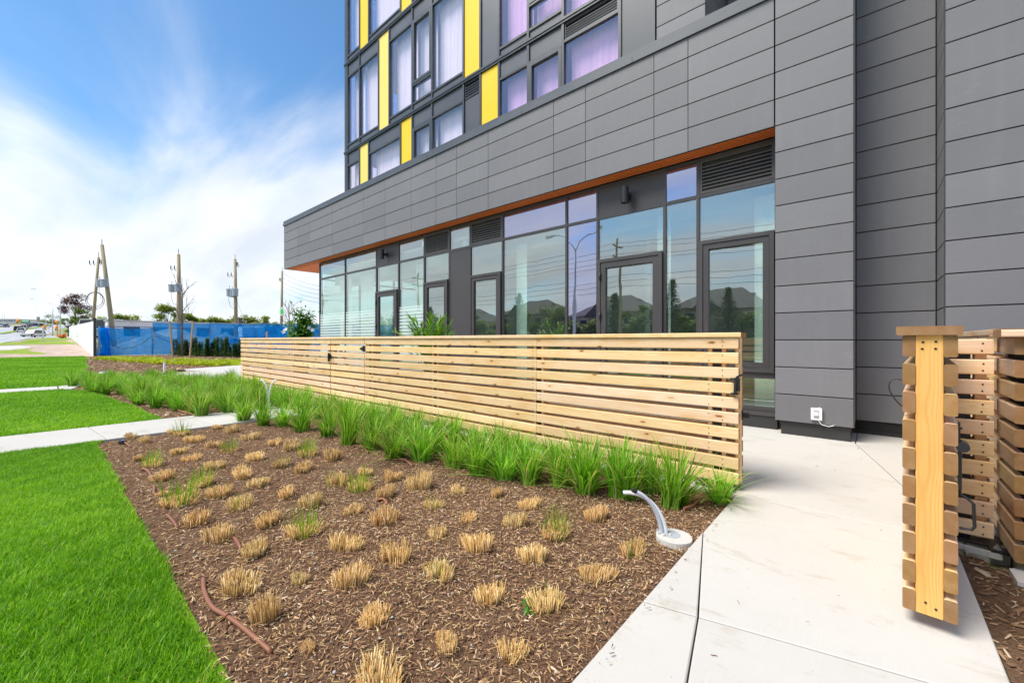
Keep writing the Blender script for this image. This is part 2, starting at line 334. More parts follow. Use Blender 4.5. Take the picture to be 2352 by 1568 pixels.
# ------------------------------------------------------------------ mesh helpers
class MB:
    def __init__(s): s.v = []; s.f = []
    def add(s, vs, fs):
        k = len(s.v); s.v += [tuple(x) for x in vs]; s.f += [tuple(i + k for i in f) for f in fs]; return s
    def box(s, x0, x1, y0, y1, z0, z1):
        return s.add([(x0, y0, z0), (x1, y0, z0), (x1, y1, z0), (x0, y1, z0), (x0, y0, z1), (x1, y0, z1), (x1, y1, z1), (x0, y1, z1)],
                     [(0, 3, 2, 1), (4, 5, 6, 7), (0, 1, 5, 4), (1, 2, 6, 5), (2, 3, 7, 6), (3, 0, 4, 7)])
    def bar(s, L_, w_, h_, ch):          # chamfered bar centred on the origin, long along x
        a, c = w_ / 2, h_ / 2
        pr = [(-a + ch, -c), (a - ch, -c), (a - ch * .3, -c + ch * .3), (a, -c + ch), (a, c - ch), (a - ch * .3, c - ch * .3), (a - ch, c), (-a + ch, c), (-a + ch * .3, c - ch * .3), (-a, c - ch), (-a, -c + ch), (-a + ch * .3, -c + ch * .3)]
        n = len(pr); vs = [(-L_ / 2, y, z) for y, z in pr] + [(L_ / 2, y, z) for y, z in pr]
        fs = [(i, (i + 1) % n, n + (i + 1) % n, n + i) for i in range(n)] + [tuple(range(n - 1, -1, -1)), tuple(range(n, 2 * n))]
        return s.add(vs, [f[::-1] for f in fs])
    def tube(s, pts, rs, seg=10, cap=True):
        pts = [Vector(p) for p in pts]
        if not hasattr(rs, '__len__'): rs = [rs] * len(pts)
        k = len(s.v); vs = []; n = len(pts)
        t0 = (pts[1] - pts[0]).normalized(); ref = Vector((0, 0, 1)) if abs(t0.z) < .9 else Vector((1, 0, 0))
        nrm = t0.cross(ref).normalized()
        for i, p in enumerate(pts):
            t = (pts[min(i + 1, n - 1)] - pts[max(i - 1, 0)]).normalized()
            nrm = (nrm - t * nrm.dot(t)).normalized(); bn = t.cross(nrm)
            for j in range(seg):
                a = 2 * math.pi * j / seg; vs.append(p + (nrm * math.cos(a) + bn * math.sin(a)) * rs[i])
        fs = [(i * seg + j, i * seg + (j + 1) % seg, (i + 1) * seg + (j + 1) % seg, (i + 1) * seg + j) for i in range(n - 1) for j in range(seg)]
        if cap: fs += [tuple(range(seg - 1, -1, -1)), tuple((n - 1) * seg + j for j in range(seg))]
        return s.add(vs, fs)
    def prism(s, poly, z0, z1):
        n = len(poly); vs = [(p[0], p[1], z0) for p in poly] + [(p[0], p[1], z1) for p in poly]
        ar = sum(poly[i][0] * poly[(i + 1) % n][1] - poly[(i + 1) % n][0] * poly[i][1] for i in range(n))
        fs = [tuple(range(n - 1, -1, -1)), tuple(range(n, 2 * n))] + [(i, (i + 1) % n, n + (i + 1) % n, n + i) for i in range(n)]
        return s.add(vs, fs if ar > 0 else [f[::-1] for f in fs])
    def mesh(s, name, mat=None, smooth=False):
        me = bpy.data.meshes.new(name); me.from_pydata(s.v, [], s.f)
        if mat: me.materials.append(M[mat])
        if smooth: me.polygons.foreach_set('use_smooth', [True] * len(me.polygons))
        me.update(); return me
    def build(s, name, mat, parent=None, smooth=False):
        return link(name, s.mesh(name, mat, smooth), parent)
def link(name, me, parent=None, mtx=None):
    o = bpy.data.objects.new(name, me); COL.objects.link(o)
    if parent is not None: o.parent = parent
    if mtx is not None: o.matrix_local = mtx
    return o
def T(o, label=None, cat=None, group=None, kind=None):
    if label: o['label'] = label
    if cat: o['category'] = cat
    if group: o['group'] = group
    if kind: o['kind'] = kind
    return o
def E(name, loc, label, cat, group=None, rz=0):
    o = bpy.data.objects.new(name, None); COL.objects.link(o); o.location = loc; o.rotation_euler.z = rz; o.empty_display_size = .1
    return T(o, label, cat, group)
def copy_tree(o, parent=None):
    c = o.copy(); COL.objects.link(c); c.parent = parent
    for ch in list(o.children): copy_tree(ch, c)
    return c
def np_mesh(name, V, Fq, mat, rnd=None):
    """V (n,3), Fq list of arrays of faces (each array m x k)"""
    me = bpy.data.meshes.new(name); V = np.asarray(V, np.float32)
    me.vertices.add(len(V)); me.vertices.foreach_set('co', V.ravel())
    idx = np.concatenate([f.ravel() for f in Fq]).astype(np.int32)
    tot = np.concatenate([np.full(len(f), f.shape[1]) for f in Fq]).astype(np.int32)
    st = np.concatenate([[0], np.cumsum(tot)[:-1]]).astype(np.int32)
    me.loops.add(len(idx)); me.loops.foreach_set('vertex_index', idx)
    me.polygons.add(len(tot)); me.polygons.foreach_set('loop_start', st); me.polygons.foreach_set('loop_total', tot)
    if rnd is not None:
        a = me.attributes.new('rnd', 'FLOAT', 'POINT'); a.data.foreach_set('value', np.asarray(rnd, np.float32))
    me.materials.append(M[mat]); me.update(calc_edges=True); return me
def blades(P, h, wd, lean, az, rnd, segs=3, curl=1.6, tipw=.08):
    """grass blades: P (n,3) roots, h heights, wd widths, lean outwards at the tip, az direction of leaning"""
    n = len(P); rows = []
    side = np.stack([-np.sin(az), np.cos(az), np.zeros(n)], 1); out = np.stack([np.cos(az), np.sin(az), np.zeros(n)], 1)
    for k in range(segs + 1):
        t = k / segs
        ctr = P + out * (lean * t ** curl)[:, None] + np.stack([np.zeros(n), np.zeros(n), h * (t - .35 * (lean / (h + lean + 1e-6)) * t * t * t)], 1)
        ww = wd * (1 - (1 - tipw) * t ** 2) * .5
        if k < segs: rows += [ctr - side * ww[:, None], ctr + side * ww[:, None]]
        else: rows += [ctr]
    m = len(rows); V = np.stack(rows, 1).reshape(-1, 3); base = (np.arange(n) * m)[:, None]
    quads = [base + np.array([[2 * k, 2 * k + 1, 2 * k + 3, 2 * k + 2]]) for k in range(segs - 1)]
    tri = base + np.array([[2 * segs - 2, 2 * segs - 1, 2 * segs]])
    Fs = ([np.concatenate(quads)] if quads else []) + [tri]
    return V, Fs, np.repeat(rnd, m)
def inpoly(P, poly):
    x, y = P[:, 0], P[:, 1]; r = np.zeros(len(P), bool); n = len(poly)
    for i in range(n):
        x1, y1 = poly[i][:2]; x2, y2 = poly[(i + 1) % n][:2]
        if y1 == y2: continue
        r ^= ((y1 > y) != (y2 > y)) & (x < (x2 - x1) * (y - y1) / (y2 - y1) + x1)
    return r
def scatter(poly, dens):
    xs = [p[0] for p in poly]; ys = [p[1] for p in poly]
    n = int((max(xs) - min(xs)) * (max(ys) - min(ys)) * dens)
    P = np.stack([rng.uniform(min(xs), max(xs), n), rng.uniform(min(ys), max(ys), n)], 1)
    return P[inpoly(P, poly)]
def vnoise(x, y, sc, seed=0):
    """cheap smooth noise for uneven surfaces"""
    r = np.random.default_rng(seed); v = 0
    for k in range(7):
        a = r.uniform(0, 6.28); f = sc * r.uniform(.5, 2.2); v = v + np.sin((x * math.cos(a) + y * math.sin(a)) * f + r.uniform(0, 6.28)) / 7
    return v
# ================================================================== THE GROUND
def strip(name, e0, e1, xs, dz, mat, parent=None, kind='structure'):
    V = []; Fs = []
    for x in xs: V += [(x, e0(x), tz(x) + dz), (x, e1(x), tz(x) + dz)]
    for i in range(len(xs) - 1):
        q = (2 * i, 2 * i + 1, 2 * i + 3, 2 * i + 2)
        Fs.append(q)
    m = MB(); m.v = V; m.f = Fs; me = m.mesh(name, mat)
    if me.polygons[0].normal.z < 0: me.flip_normals()
    o = link(name, me, parent)
    if parent is None: T(o, kind=kind)
    return o
KX = [900, 400, 60, 0, -46, -161, -455, -1000, -1800]
strip('ground', lambda x: -1500, lambda x: 1500, KX, -.09, 'rough_ground')

def sheet(name, poly, z, mat, cell=.12, amp=0., parent=None):
    """ground sheet over a polygon, tessellated and a little uneven"""
    if amp == 0:
        o = MB().add([(p[0], p[1], z) for p in poly], [tuple(range(len(poly)))]).build(name, mat, parent)
        if o.data.polygons[0].normal.z < 0: o.data.flip_normals()
    else:
        xs = [p[0] for p in poly]; ys = [p[1] for p in poly]
        gx = np.arange(min(xs), max(xs) + cell, cell); gy = np.arange(min(ys), max(ys) + cell, cell)
        X, Y = np.meshgrid(np.minimum(gx, max(xs)), np.minimum(gy, max(ys)), indexing='ij')
        Z = z + amp * (vnoise(X, Y, 3.) + .6 * vnoise(X, Y, 11., 3))
        nx, ny = X.shape; I = np.arange(nx * ny).reshape(nx, ny)
        q = np.stack([I[:-1, :-1], I[1:, :-1], I[1:, 1:], I[:-1, 1:]], -1).reshape(-1, 4)
        Pc = np.stack([X.ravel(), Y.ravel()], 1); cen = Pc[q].mean(1); q = q[inpoly(cen, poly)]
        o = link(name, np_mesh(name, np.stack([X.ravel(), Y.ravel(), Z.ravel()], 1), [q], mat), parent)
    if parent is None: T(o, kind='structure')
    return o

BED1 = [(-7.0, .43), (-.805, .43), (-.805, 3.55), (-7.0, 3.55)]
BED1N = [(-1.6, -.2), (-.805, -.2), (-.805, .44), (-1.6, .44)]
BED2 = [(-8.2, 1.22), (-8.9, 1.2), (-10.5, 1.1), (-12.15, .95), (-14, .75), (-15.0, .35), (-16.6, .3), (-18.2, 2.1), (-14.4, 4.1), (-13.2, 3.6), (-8.2, 3.6)]
BED3 = [(-23.5, 1.2), (-19.8, 1.45), (-18.6, 2.35), (-21.9, 4.0), (-23.3, 6.45), (-23.4, 13), (-44.8, 13), (-44.8, 2.25)]
BED4 = [(.375, -2.5), (2.6, -2.5), (2.6, 3.3), (.60, 3.3), (.375, 3.62)]
for bp in (BED1, BED2, BED3, BED4): sheet('mulch_bed', bp, -.03, 'soil', .1 if bp is not BED3 else .4, .012)
LAWN1 = [(-7.0, -7.5), (0, -7.5), (-.805, .43), (-6.85, .43), (-7.0, .5)]
LAWN2 = [(-15.0, -7.5), (-8.2, -7.5), (-8.2, 1.22), (-8.9, 1.2), (-10.5, 1.1), (-12.15, .95), (-14, .75), (-15.0, .35)]
LAWN3 = [(-45.5, -6.5), (-16.1, -7.4), (-16.1, .3), (-18.0, 2.0), (-19.8, 1.45), (-23.5, 1.2), (-43.6, 2.25), (-45.8, 2.2)]
for lp in (LAWN1, LAWN2, LAWN3): sheet('lawn', lp, -.02, 'lawn_soil', .15 if lp is not LAWN3 else .6, .008)

# grass of the lawns
def lawn_blades(name, poly, dens, hh, ww, segs, keep=None):
    P = scatter(poly, dens)
    if keep is not None: P = P[keep(P)]
    P[:, 1] += .035 * vnoise(P[:, 0], P[:, 1] * 0, 9., 21) + rng.normal(0, .012, len(P))
    n = len(P); z = -.02 + .008 * (vnoise(P[:, 0], P[:, 1], 3.) + .6 * vnoise(P[:, 0], P[:, 1], 11., 3)) - .004
    patch = .5 + .5 * vnoise(P[:, 0], P[:, 1], 5., 5); h = hh * rng.uniform(.55, 1.25, n) * (.8 + .35 * patch)
    rnd = np.clip(rng.normal(.42, .26, n) + .32 * (patch - .5) + .30 * vnoise(P[:, 0], P[:, 1], 1.4, 8) + .22 * vnoise(P[:, 0], P[:, 1], 14., 18), 0, .93); rnd[rng.random(n) < .012] = 1.
    V, Fs, r = blades(np.column_stack([P, z]), h, ww * rng.uniform(.7, 1.3, n), h * rng.uniform(.15, .95, n), rng.uniform(0, 6.28, n), rnd, segs)
    o = link(name, np_mesh(name, V, Fs, 'lawn_grass', r)); return o
T(lawn_blades('lawn_grass', LAWN1, 26000, .046, .0040, 3, lambda P: (P[:, 1] > -.45) & (P[:, 0] < -.9)), 'bright green mown lawn grass beside the mulch bed of cut stubble', 'grass', kind='stuff')
T(lawn_blades('lawn_grass', LAWN1, 2200, .065, .008, 2, lambda P: (P[:, 1] <= -.45) & (P[:, 1] > -3.2)), 'mown lawn grass further out towards the street', 'grass', kind='stuff')
T(lawn_blades('lawn_grass', LAWN2, 6000, .06, .008, 2, lambda P: P[:, 1] > -1.8), 'green lawn grass between the two white concrete paths', 'grass', kind='stuff')
T(lawn_blades('lawn_grass', LAWN3, 900, .07, .017, 1, lambda P: P[:, 1] > -4), 'green lawn grass reaching to the bare dirt strip', 'grass', kind='stuff')

# mulch chips
def chips(poly, dens, s0, s1):
    P = scatter(poly, dens); n = len(P)
    ln = s0 + (s1 - s0) * rng.random(n) ** 2.6; wd = ln * rng.uniform(.10, .34, n); th = wd * rng.uniform(.25, .6, n)
    z = -.030 + .012 * (vnoise(P[:, 0], P[:, 1], 3.) + .6 * vnoise(P[:, 0], P[:, 1], 11., 3)) + rng.uniform(.0, .012, n)
    az = rng.uniform(0, 6.28, n); pt = rng.normal(0, .25, n)
    a = np.stack([np.cos(az) * np.cos(pt), np.sin(az) * np.cos(pt), np.sin(pt)], 1); s = np.stack([-np.sin(az), np.cos(az), rng.normal(0, .3, n)], 1)
    u = np.array([0, 0, 1.])[None]; c = np.column_stack([P, z]); A = a * (ln / 2)[:, None]; B = s * (wd / 2)[:, None]; U = u * th[:, None]
    tp = rng.uniform(.3, 1., n)[:, None]; bend = u * (rng.normal(0, .12, n) * ln)[:, None]
    V = np.stack([c - A - B, c - A + B, c - A * .9 + U, c + A - B * tp + bend, c + A + B * tp + bend, c + A * .9 + U + bend], 1).reshape(-1, 3)
    k = (np.arange(n) * 6)[:, None]
    q = np.concatenate([k + np.array([[0, 3, 5, 2]]), k + np.array([[1, 2, 5, 4]])]); t = np.concatenate([k + np.array([[0, 2, 1]]), k + np.array([[3, 4, 5]])])
    rnd = np.clip(rng.beta(1.1, 1.35, n), 0, .97); rnd[rng.random(n) < .02] = 1.
    return V, [q, t], np.repeat(rnd, 6)
for poly, d, s0, s1, lb in [([(-2.9, .43), (-.81, .43), (-.81, 3.5), (-2.9, 3.5)], 11500, .005, .031, 'fine brown bark mulch between the cut stubble by the walkway'),
                            ([(-6.98, .43), (-2.9, .43), (-2.9, 3.5), (-6.98, 3.5)], 4600, .008, .034, 'brown bark mulch running to the first cross path'),
                            (BED4, 1800, .012, .065, 'coarse brown bark mulch in the corner bed below the neighbouring fence'),
                            (BED2, 700, .02, .08, 'brown bark mulch under the green grass clumps'), (BED3, 90, .05, .16, 'pale brown bark mulch around the lime sedge')]:
    V, Fs, r = chips(poly, d, s0, s1); T(link('bark_mulch', np_mesh('bark_mulch', V, Fs, 'mulch', r)), lb, 'mulch', kind='stuff')
def slivers(poly, dens, l0, l1):
    P = scatter(poly, dens); n = len(P); z = -.012 + .012 * (vnoise(P[:, 0], P[:, 1], 3.) + .6 * vnoise(P[:, 0], P[:, 1], 11., 3)) + rng.uniform(0, .008, n)
    V, Fs, r = blades(np.column_stack([P, z]), rng.uniform(.001, .010, n), rng.uniform(.0014, .0038, n), l0 + (l1 - l0) * rng.random(n) ** 2, rng.uniform(0, 6.28, n), np.clip(rng.normal(.72, .24, n), 0, 1), 2, 1.2, .4)
    return link('straw_litter', np_mesh('straw_litter', V, Fs, 'straw', r))
T(slivers([(-3.4, .45), (-.82, .45), (-.82, 3.4), (-3.4, 3.4)], 1000, .008, .05), 'thin pale straw slivers strewn over the mulch by the walkway', 'straw', kind='stuff')
T(slivers([(-6.9, .45), (-3.4, .45), (-3.4, 3.4), (-6.9, 3.4)], 450, .012, .055), 'thin pale straw slivers strewn over the mulch by the cross path', 'straw', kind='stuff')
V, Fs, r = chips([(-.80, -.2), (-.70, -.2), (-.74, 3.4), (-.80, 3.4)], 520, .004, .022); V[:, 2] += .031
T(link('spilled_mulch', np_mesh('spilled_mulch', V, Fs, 'mulch', r)), 'crumbs of bark spilled over the edge of the walkway', 'mulch', kind='stuff')
V, Fs, r = chips([(-.78, .2), (.36, .2), (.36, 6.2), (-.78, 6.2)], 9, .004, .024); V[:, 2] += .031
T(link('spilled_mulch', np_mesh('spilled_mulch', V, Fs, 'mulch', r)), 'few scattered bark crumbs lying across the walkway slabs', 'mulch', kind='stuff')
# little pale stones among the chips
P = scatter([(-5.5, .45), (-.82, .45), (-.82, 3.4), (-5.5, 3.4)], 60); n = len(P); r = .003 + .007 * rng.random(n) ** 2
m = []; oc = np.array([(1, 0, 0), (0, 1, 0), (-1, 0, 0), (0, -1, 0), (0, 0, .6), (0, 0, -.4)])
V = (np.column_stack([P, np.full(n, -.018)])[:, None, :] + oc[None] * r[:, None, None] * rng.uniform(.7, 1.3, (n, 6, 1))).reshape(-1, 3); k = (np.arange(n) * 6)[:, None]
Fs = [np.concatenate([k + np.array([f]) for f in [(0, 1, 4), (1, 2, 4), (2, 3, 4), (3, 0, 4), (1, 0, 5), (2, 1, 5), (3, 2, 5), (0, 3, 5)]])]
T(link('pebbles', np_mesh('pebbles', V, Fs, 'stone_pale')), 'small pale pebbles scattered in the mulch', 'pebbles', kind='stuff')

# concrete paths: slabs with open joints
def slabs(name, polys, z1=0., z0=-.12, gap=.0036):
    root = bpy.data.objects.new(name, None); COL.objects.link(root); T(root, kind='structure')
    for poly in polys:
        c = Vector((sum(p[0] for p in poly) / len(poly), sum(p[1] for p in poly) / len(poly)))
        # inset by moving each edge inwards
        n = len(poly); ar = sum(poly[i][0] * poly[(i + 1) % n][1] - poly[(i + 1) % n][0] * poly[i][1] for i in range(n)); sg = 1 if ar > 0 else -1
        def inset(g):
            out = []
            for i in range(n):
                p0, p1, p2 = Vector(poly[i - 1][:2]), Vector(poly[i][:2]), Vector(poly[(i + 1) % n][:2])
                d1 = (p1 - p0).normalized(); d2 = (p2 - p1).normalized(); n1 = Vector((-d1.y, d1.x)) * sg; n2 = Vector((-d2.y, d2.x)) * sg
                bi = (n1 + n2); bi = bi / max(.3, bi.length_squared) * 2; out.append(p1 + bi * g)
            return out
        a, e = inset(gap), inset(gap + .005); k = len(a)
        mb = MB(); vs = [(p.x, p.y, z0) for p in a] + [(p.x, p.y, z1 - .004) for p in a] + [(p.x, p.y, z1) for p in e]
        fs = [(i, (i + 1) % k, k + (i + 1) % k, k + i) for i in range(k)] + [(k + i, k + (i + 1) % k, 2 * k + (i + 1) % k, 2 * k + i) for i in range(k)] + [tuple(range(2 * k, 3 * k))]
        mb.add(vs, fs if sg > 0 else [f[::-1] for f in fs]).build('slab', 'concrete', root)
    return root
A_ = lambda x: 3.61 + .05 * x; B_ = lambda x: 3.32 + .38 * x; C_ = lambda x: 2.02 + .24 * x
xl, xr = -.80, .37
slabs('walkway', [[(xl, B_(xl)), (xr, B_(xr)), (xr, A_(xr)), (xl, A_(xl))],
                  [(xl, C_(xl)), (-.57, C_(-.57)), (xl, 2.74)],
                  [(-.57, C_(-.57)), (xr, C_(xr)), (xr, B_(xr)), (xl, B_(xl)), (xl, 2.74)],
                  [(xl, -.3), (-.12, -.3), (-.57, C_(-.57)), (xl, C_(xl))],
                  [(-.12, -.3), (xr, -.3), (xr, C_(xr)), (-.57, C_(-.57))],
                  [(xl, -4.5), (xr, -4.5), (xr, -.3), (xl, -.3)]])
tp = [[(-.80, A_(-.8) + .002), (.42, A_(.42) + .002), (-.145, 6.27), (-.145, 7.2), (-2.4, 7.2), (-2.4, 3.55), (-.80, 3.55)],
      [(.42, A_(.42) + .002), (.60, 3.64), (.60, 7.2), (-.145, 7.2), (-.145, 6.27)]]
for x0, x1 in ((-5.4, -2.4), (-8.4, -5.4), (-11.4, -8.4), (-13.4, -11.4)): tp.append([(x0, 3.55), (x1, 3.55), (x1, 7.2), (x0, 7.2)])
tp.append([(.60, 3.38), (5, 3.38), (5, 7.2), (.60, 7.2)])
slabs('terrace', tp, gap=.004)
ys = [-7.5, -6.1, -4.85, -3.55, -2.3, -1.0, .44, 1.55, 2.75, 3.55]
slabs('footpath', [[(-8.2, a), (-7.0, a + .1 * (a > -7.4)), (-7.0, b + .1 * (b < 3.5)), (-8.2, b)] for a, b in zip(ys, ys[1:])])
slabs('footpath', [[(-16.1, a), (-15.05, a), (-15.05, b), (-16.1, b)] for a, b in zip([-7.4, -5, -3.8, -2.6, -1.3], [-5, -3.8, -2.6, -1.3, .3])])
slabs('forecourt', [[(-16.1, .32), (-15.05, .32), (-14.9, .5), (-16.7, .9), (-18.1, 2.15), (-18.55, 2.3)],
                    [(-14.42, 4.1), (-18.3, 2.2), (-19.6, 4.25), (-21.8, 3.98), (-23.2, 6.5), (-23.3, 9.5), (-13.4, 9.5), (-13.4, 3.62)]], gap=.003)

# far ground: dirt strip, street sidewalk, verge, road
ed = lambda off: (lambda x: off - .0515 * x)
XS = [60, 20, 0, -20, -46, -60, -80, -100, -130, -161, -200, -250, -300, -380, -455]
def patch(name, px, dz, mat):
    P = [GT(u, v) for u, v in px]; o = MB().add([(p.x, p.y, p.z + dz) for p in P], [tuple(range(len(P)))]).build(name, mat)
    if o.data.polygons[0].normal.z < 0: o.data.flip_normals()
    return T(o, kind='structure')
patch('bare_dirt', [(-60, 825), (0, 822), (197, 820), (216, 817.5), (190, 797), (165, 784), (0, 786), (-60, 788)], -.06, 'dirt')
patch('street_sidewalk', [(-60, 797), (0, 794), (45, 793), (72, 796), (30, 800), (0, 803), (-60, 806)], -.05, 'far_concrete')
patch('grass_patch', [(-40, 806), (0, 803.5), (40, 802), (84, 797), (62, 803), (78, 806), (108, 810), (96, 815), (30, 817), (0, 814), (-40, 816)], -.045, 'rough_grass')
patch('grass_verge', [(-60, 788), (0, 786), (60, 785), (150, 782.5), (168, 786), (176, 789), (150, 789.5), (70, 790), (0, 792), (-60, 794)], -.04, 'rough_grass')
patch('grass_verge', [(45, 783.5), (75, 778.5), (105, 775.5), (150, 774.5), (160, 779), (120, 781), (70, 783.5)], -.05, 'rough_grass')
strip('street_sidewalk', ed(-6.8), ed(-5.2), [60, 20, 0, -15, -45], -.035, 'far_concrete')
strip('grass_verge', ed(-8.4), ed(-6.85), [60, 20, 0, -20, -46, -60], -.04, 'rough_grass')
road = strip('road', ed(-27.5), ed(-8.8), XS, -.085, 'asphalt')
strip('kerb', ed(-8.8), ed(-8.42), XS, -.03, 'far_concrete')
strip('side_street', lambda x: -30, lambda x: 34, [-148, -161, -172], -.08, 'asphalt')
for off in (-12.2, -21.6):
    for i, x in enumerate(range(-20, -420, -9)):
        mk_ = strip('lane_marking', ed(off - .07), ed(off + .07), [x, x - 3.2], -.078, 'road_paint', road)
for k in range(12): strip('crosswalk_bar', ed(-25 + k * 1.5), ed(-24.4 + k * 1.5), [-140, -143.5], -.077, 'road_paint', road)
strip('road_median', ed(-17.8), ed(-16.2), [-186, -200, -250, -300, -380, -440], .06, 'rough_grass')
# ================================================================== THE BUILDING
YF, YG, YT, YR = 6.26, 6.58, 6.77, 6.95
PZ, P0 = .3455, 3.97
bld = E('apartment_building', (-7, YF, 0), 'grey clad apartment building with yellow panels and shopfront glass along the terrace', 'building')
bld_o = Vector((-7, YF, 0))
def bpart(mb, name, mat, parent=None, smooth=False):
    if parent is None: mb.v = [(x + 7, y - YF, z) for x, y, z in mb.v]; return mb.build(name, mat, bld, smooth)
    mb.v = [(x + 7, y - YF, z) for x, y, z in mb.v]; return mb.build(name, mat, parent, smooth)
def bbox(name, mat, *b, parent=None): return bpart(MB().box(*b), name, mat, parent)
PANELS = {}
def panel(x0, x1, z0, z1, y, axis='x', th=.018, gap=.005, gz=.006):
    """one cladding panel with a small bevel; its front faces -y (axis x) or +/-x"""
    w_, h_ = abs(x1 - x0) - 2 * gap, z1 - z0 - 2 * gz; key = (round(w_, 3), round(h_, 3), axis)
    if key not in PANELS:
        a, c, b_ = w_ / 2, h_ / 2, .0035
        vs = [(-a, th, -c), (a, th, -c), (a, th, c), (-a, th, c), (-a, b_, -c), (a, b_, -c), (a, b_, c), (-a, b_, c), (-a + b_, 0, -c + b_), (a - b_, 0, -c + b_), (a - b_, 0, c - b_), (-a + b_, 0, c - b_)]
        fs = [(0, 1, 5, 4), (1, 2, 6, 5), (2, 3, 7, 6), (3, 0, 4, 7), (4, 5, 9, 8), (5, 6, 10, 9), (6, 7, 11, 10), (7, 4, 8, 11), (8, 9, 10, 11)]
        if axis != 'x':
            s_ = 1 if axis == '+' else -1
            vs = [(-s_ * v[1], s_ * v[0], v[2]) for v in vs]
        PANELS[key] = MB().add(vs, fs).mesh('cladding_panel', 'fibre_cement')
    o = link('cladding_panel', PANELS[key], bld)
    o.location = ((x0 + x1) / 2 + 7, y - YF, (z0 + z1) / 2) if axis == 'x' else (y + 7, (x0 + x1) / 2 - YF, (z0 + z1) / 2)
    return o
# fascia
FX = [-17.27, -15.98, -14.96, -13.21, -11.27, -10.11, -8.90, -7.89, -7.15, -6.14, -4.445, -3.765, -2.546, -2.035, -.954]
rows = [(P0 + PZ * k, min(P0 + PZ * (k + 1), 5.645)) for k in range(5)]
for a, c in zip(FX, FX[1:]):
    for z0, z1 in rows: panel(a, c, z0, z1, YF, gap=.003)
for z0, z1 in rows:
    panel(YF + .02, YF + 2.2, z0, z1, -17.27, '-', gap=.003); panel(YF + 2.2, YF + 4.2, z0, z1, -17.27, '-', gap=.003)
bbox('canopy_wall', 'joint_black', -17.245, -.96, YF + .024, YF + .30, P0 + .004, 5.64)
bbox('canopy_wall', 'joint_black', -17.246, -14.8, YF + .302, 11, P0 + .12, 5.64)
fl = bbox('roof_flashing', 'flashing', -17.30, -.958, YF - .028, YF + .55, 5.645, 5.735)
bbox('roof_flashing', 'flashing', -17.29, -.956, YF - .012, YF + .53, 5.737, 5.825)
bbox('roof_flashing', 'flashing', -17.295, -13.2, YF + .552, 11, 5.645, 5.82)
for x in (-14.2, -11.0, -8.2, -5.2, -2.9): bbox('flashing_joint', 'frame_metal', x, x + .012, YF - .0315, YF - .004, 5.65, 5.73, parent=None)
# soffit: orange boards running along the facade
nb = 5
for i in range(nb):
    y0 = YF + .035 + i * .056
    for a, c in zip(FX[:1] + FX[2::2], FX[2::2] + [-.956]):
        if c - a < .05: continue
        mb = MB(); mb.add([(a + .002, y0, P0 + .03), (c - .002, y0, P0 + .03), (c - .002, y0 + .012, P0 + .0), (a + .002, y0 + .012, P0 + .0), (a + .002, y0 + .040, P0 + .0), (c - .002, y0 + .040, P0 + .0), (c - .002, y0 + .052, P0 + .03), (a + .002, y0 + .052, P0 + .03)],
                          [(0, 1, 2, 3)[::-1], (3, 2, 5, 4)[::-1], (4, 5, 6, 7)[::-1]])
        bpart(mb, 'soffit_board', 'soffit_orange')
mb = MB()
for i in range(56):
    y0 = YF + .33 + i * .056
    bbox('soffit_board', 'soffit_orange', -17.22, -14.9, y0, y0 + .05, P0 + .005, P0 + .03)
bbox('soffit_backing', 'joint_black', -17.2, -.957, YF + .032, YG + .2, P0 + .034, P0 + .05)
# ground-floor glazing
MUL = .045
def mullion(x, z0=.23, z1=3.95): bbox('mullion', 'frame_metal', x - MUL / 2, x + MUL / 2, YG - .012, YG + .10, z0, z1)
def hbar(x0, x1, z, h=.05, proud=.010): return bbox('transom', 'frame_metal', x0 + MUL / 2 + .001, x1 - MUL / 2 - .001, YG - proud, YG + .09, z - h / 2, z + h / 2)
def pane(x0, x1, z0, z1, mat='glass_shop', y=None, parent=None, name='window_pane', g=.026):
    y = YG + .012 if y is None else y
    return bbox(name, mat, x0 + g, x1 - g, y, y + .008, z0 + .026, z1 - .026, parent=parent)
def louvre(x0, x1, z0, z1, y=None, n=None, mat='louvre'):
    y = YG if y is None else y; g = .024
    mb = MB().box(x0 + g, x1 - g, y + .05, y + .06, z0 + .03, z1 - .01)
    mb.box(x0 + g, x0 + g + .035, y - .006, y + .05, z0 + .03, z1 - .01).box(x1 - g - .035, x1 - g, y - .006, y + .05, z0 + .03, z1 - .01)
    mb.box(x0 + g + .035, x1 - g - .035, y - .006, y + .05, z0 + .03, z0 + .065).box(x0 + g + .035, x1 - g - .035, y - .006, y + .05, z1 - .045, z1 - .01)
    v = bpart(mb, 'vent', mat); n = n or max(5, int((z1 - z0 - .12) / .05)); pz = (z1 - z0 - .12) / n
    for i in range(n):
        z = z0 + .068 + i * pz
        mb = MB().add([(x0 + g + .036, y + .0, z), (x1 - g - .036, y + .0, z), (x1 - g - .036, y + .045, z + pz * .8), (x0 + g + .036, y + .045, z + pz * .8),
                       (x0 + g + .036, y + .001, z - .020), (x1 - g - .036, y + .001, z - .020), (x1 - g - .036, y + .049, z + pz * .8 - .006), (x0 + g + .036, y + .049, z + pz * .8 - .006)],
                      [(0, 1, 2, 3), (7, 6, 5, 4), (0, 4, 5, 1), (1, 5, 6, 2), (2, 6, 7, 3), (3, 7, 4, 0)])
        mb.v = [(a + 7, b_ - YF, c) for a, b_, c in mb.v]; mb.build('slat', mat, v)
def ringbox(mb, x0, x1, z0, z1, y0, y1, t):
    mb.box(x0, x0 + t, y0, y1, z0, z1).box(x1 - t, x1, y0, y1, z0, z1).box(x0 + t, x1 - t, y0, y1, z1 - t, z1).box(x0 + t, x1 - t, y0, y1, z0, z0 + t); return mb
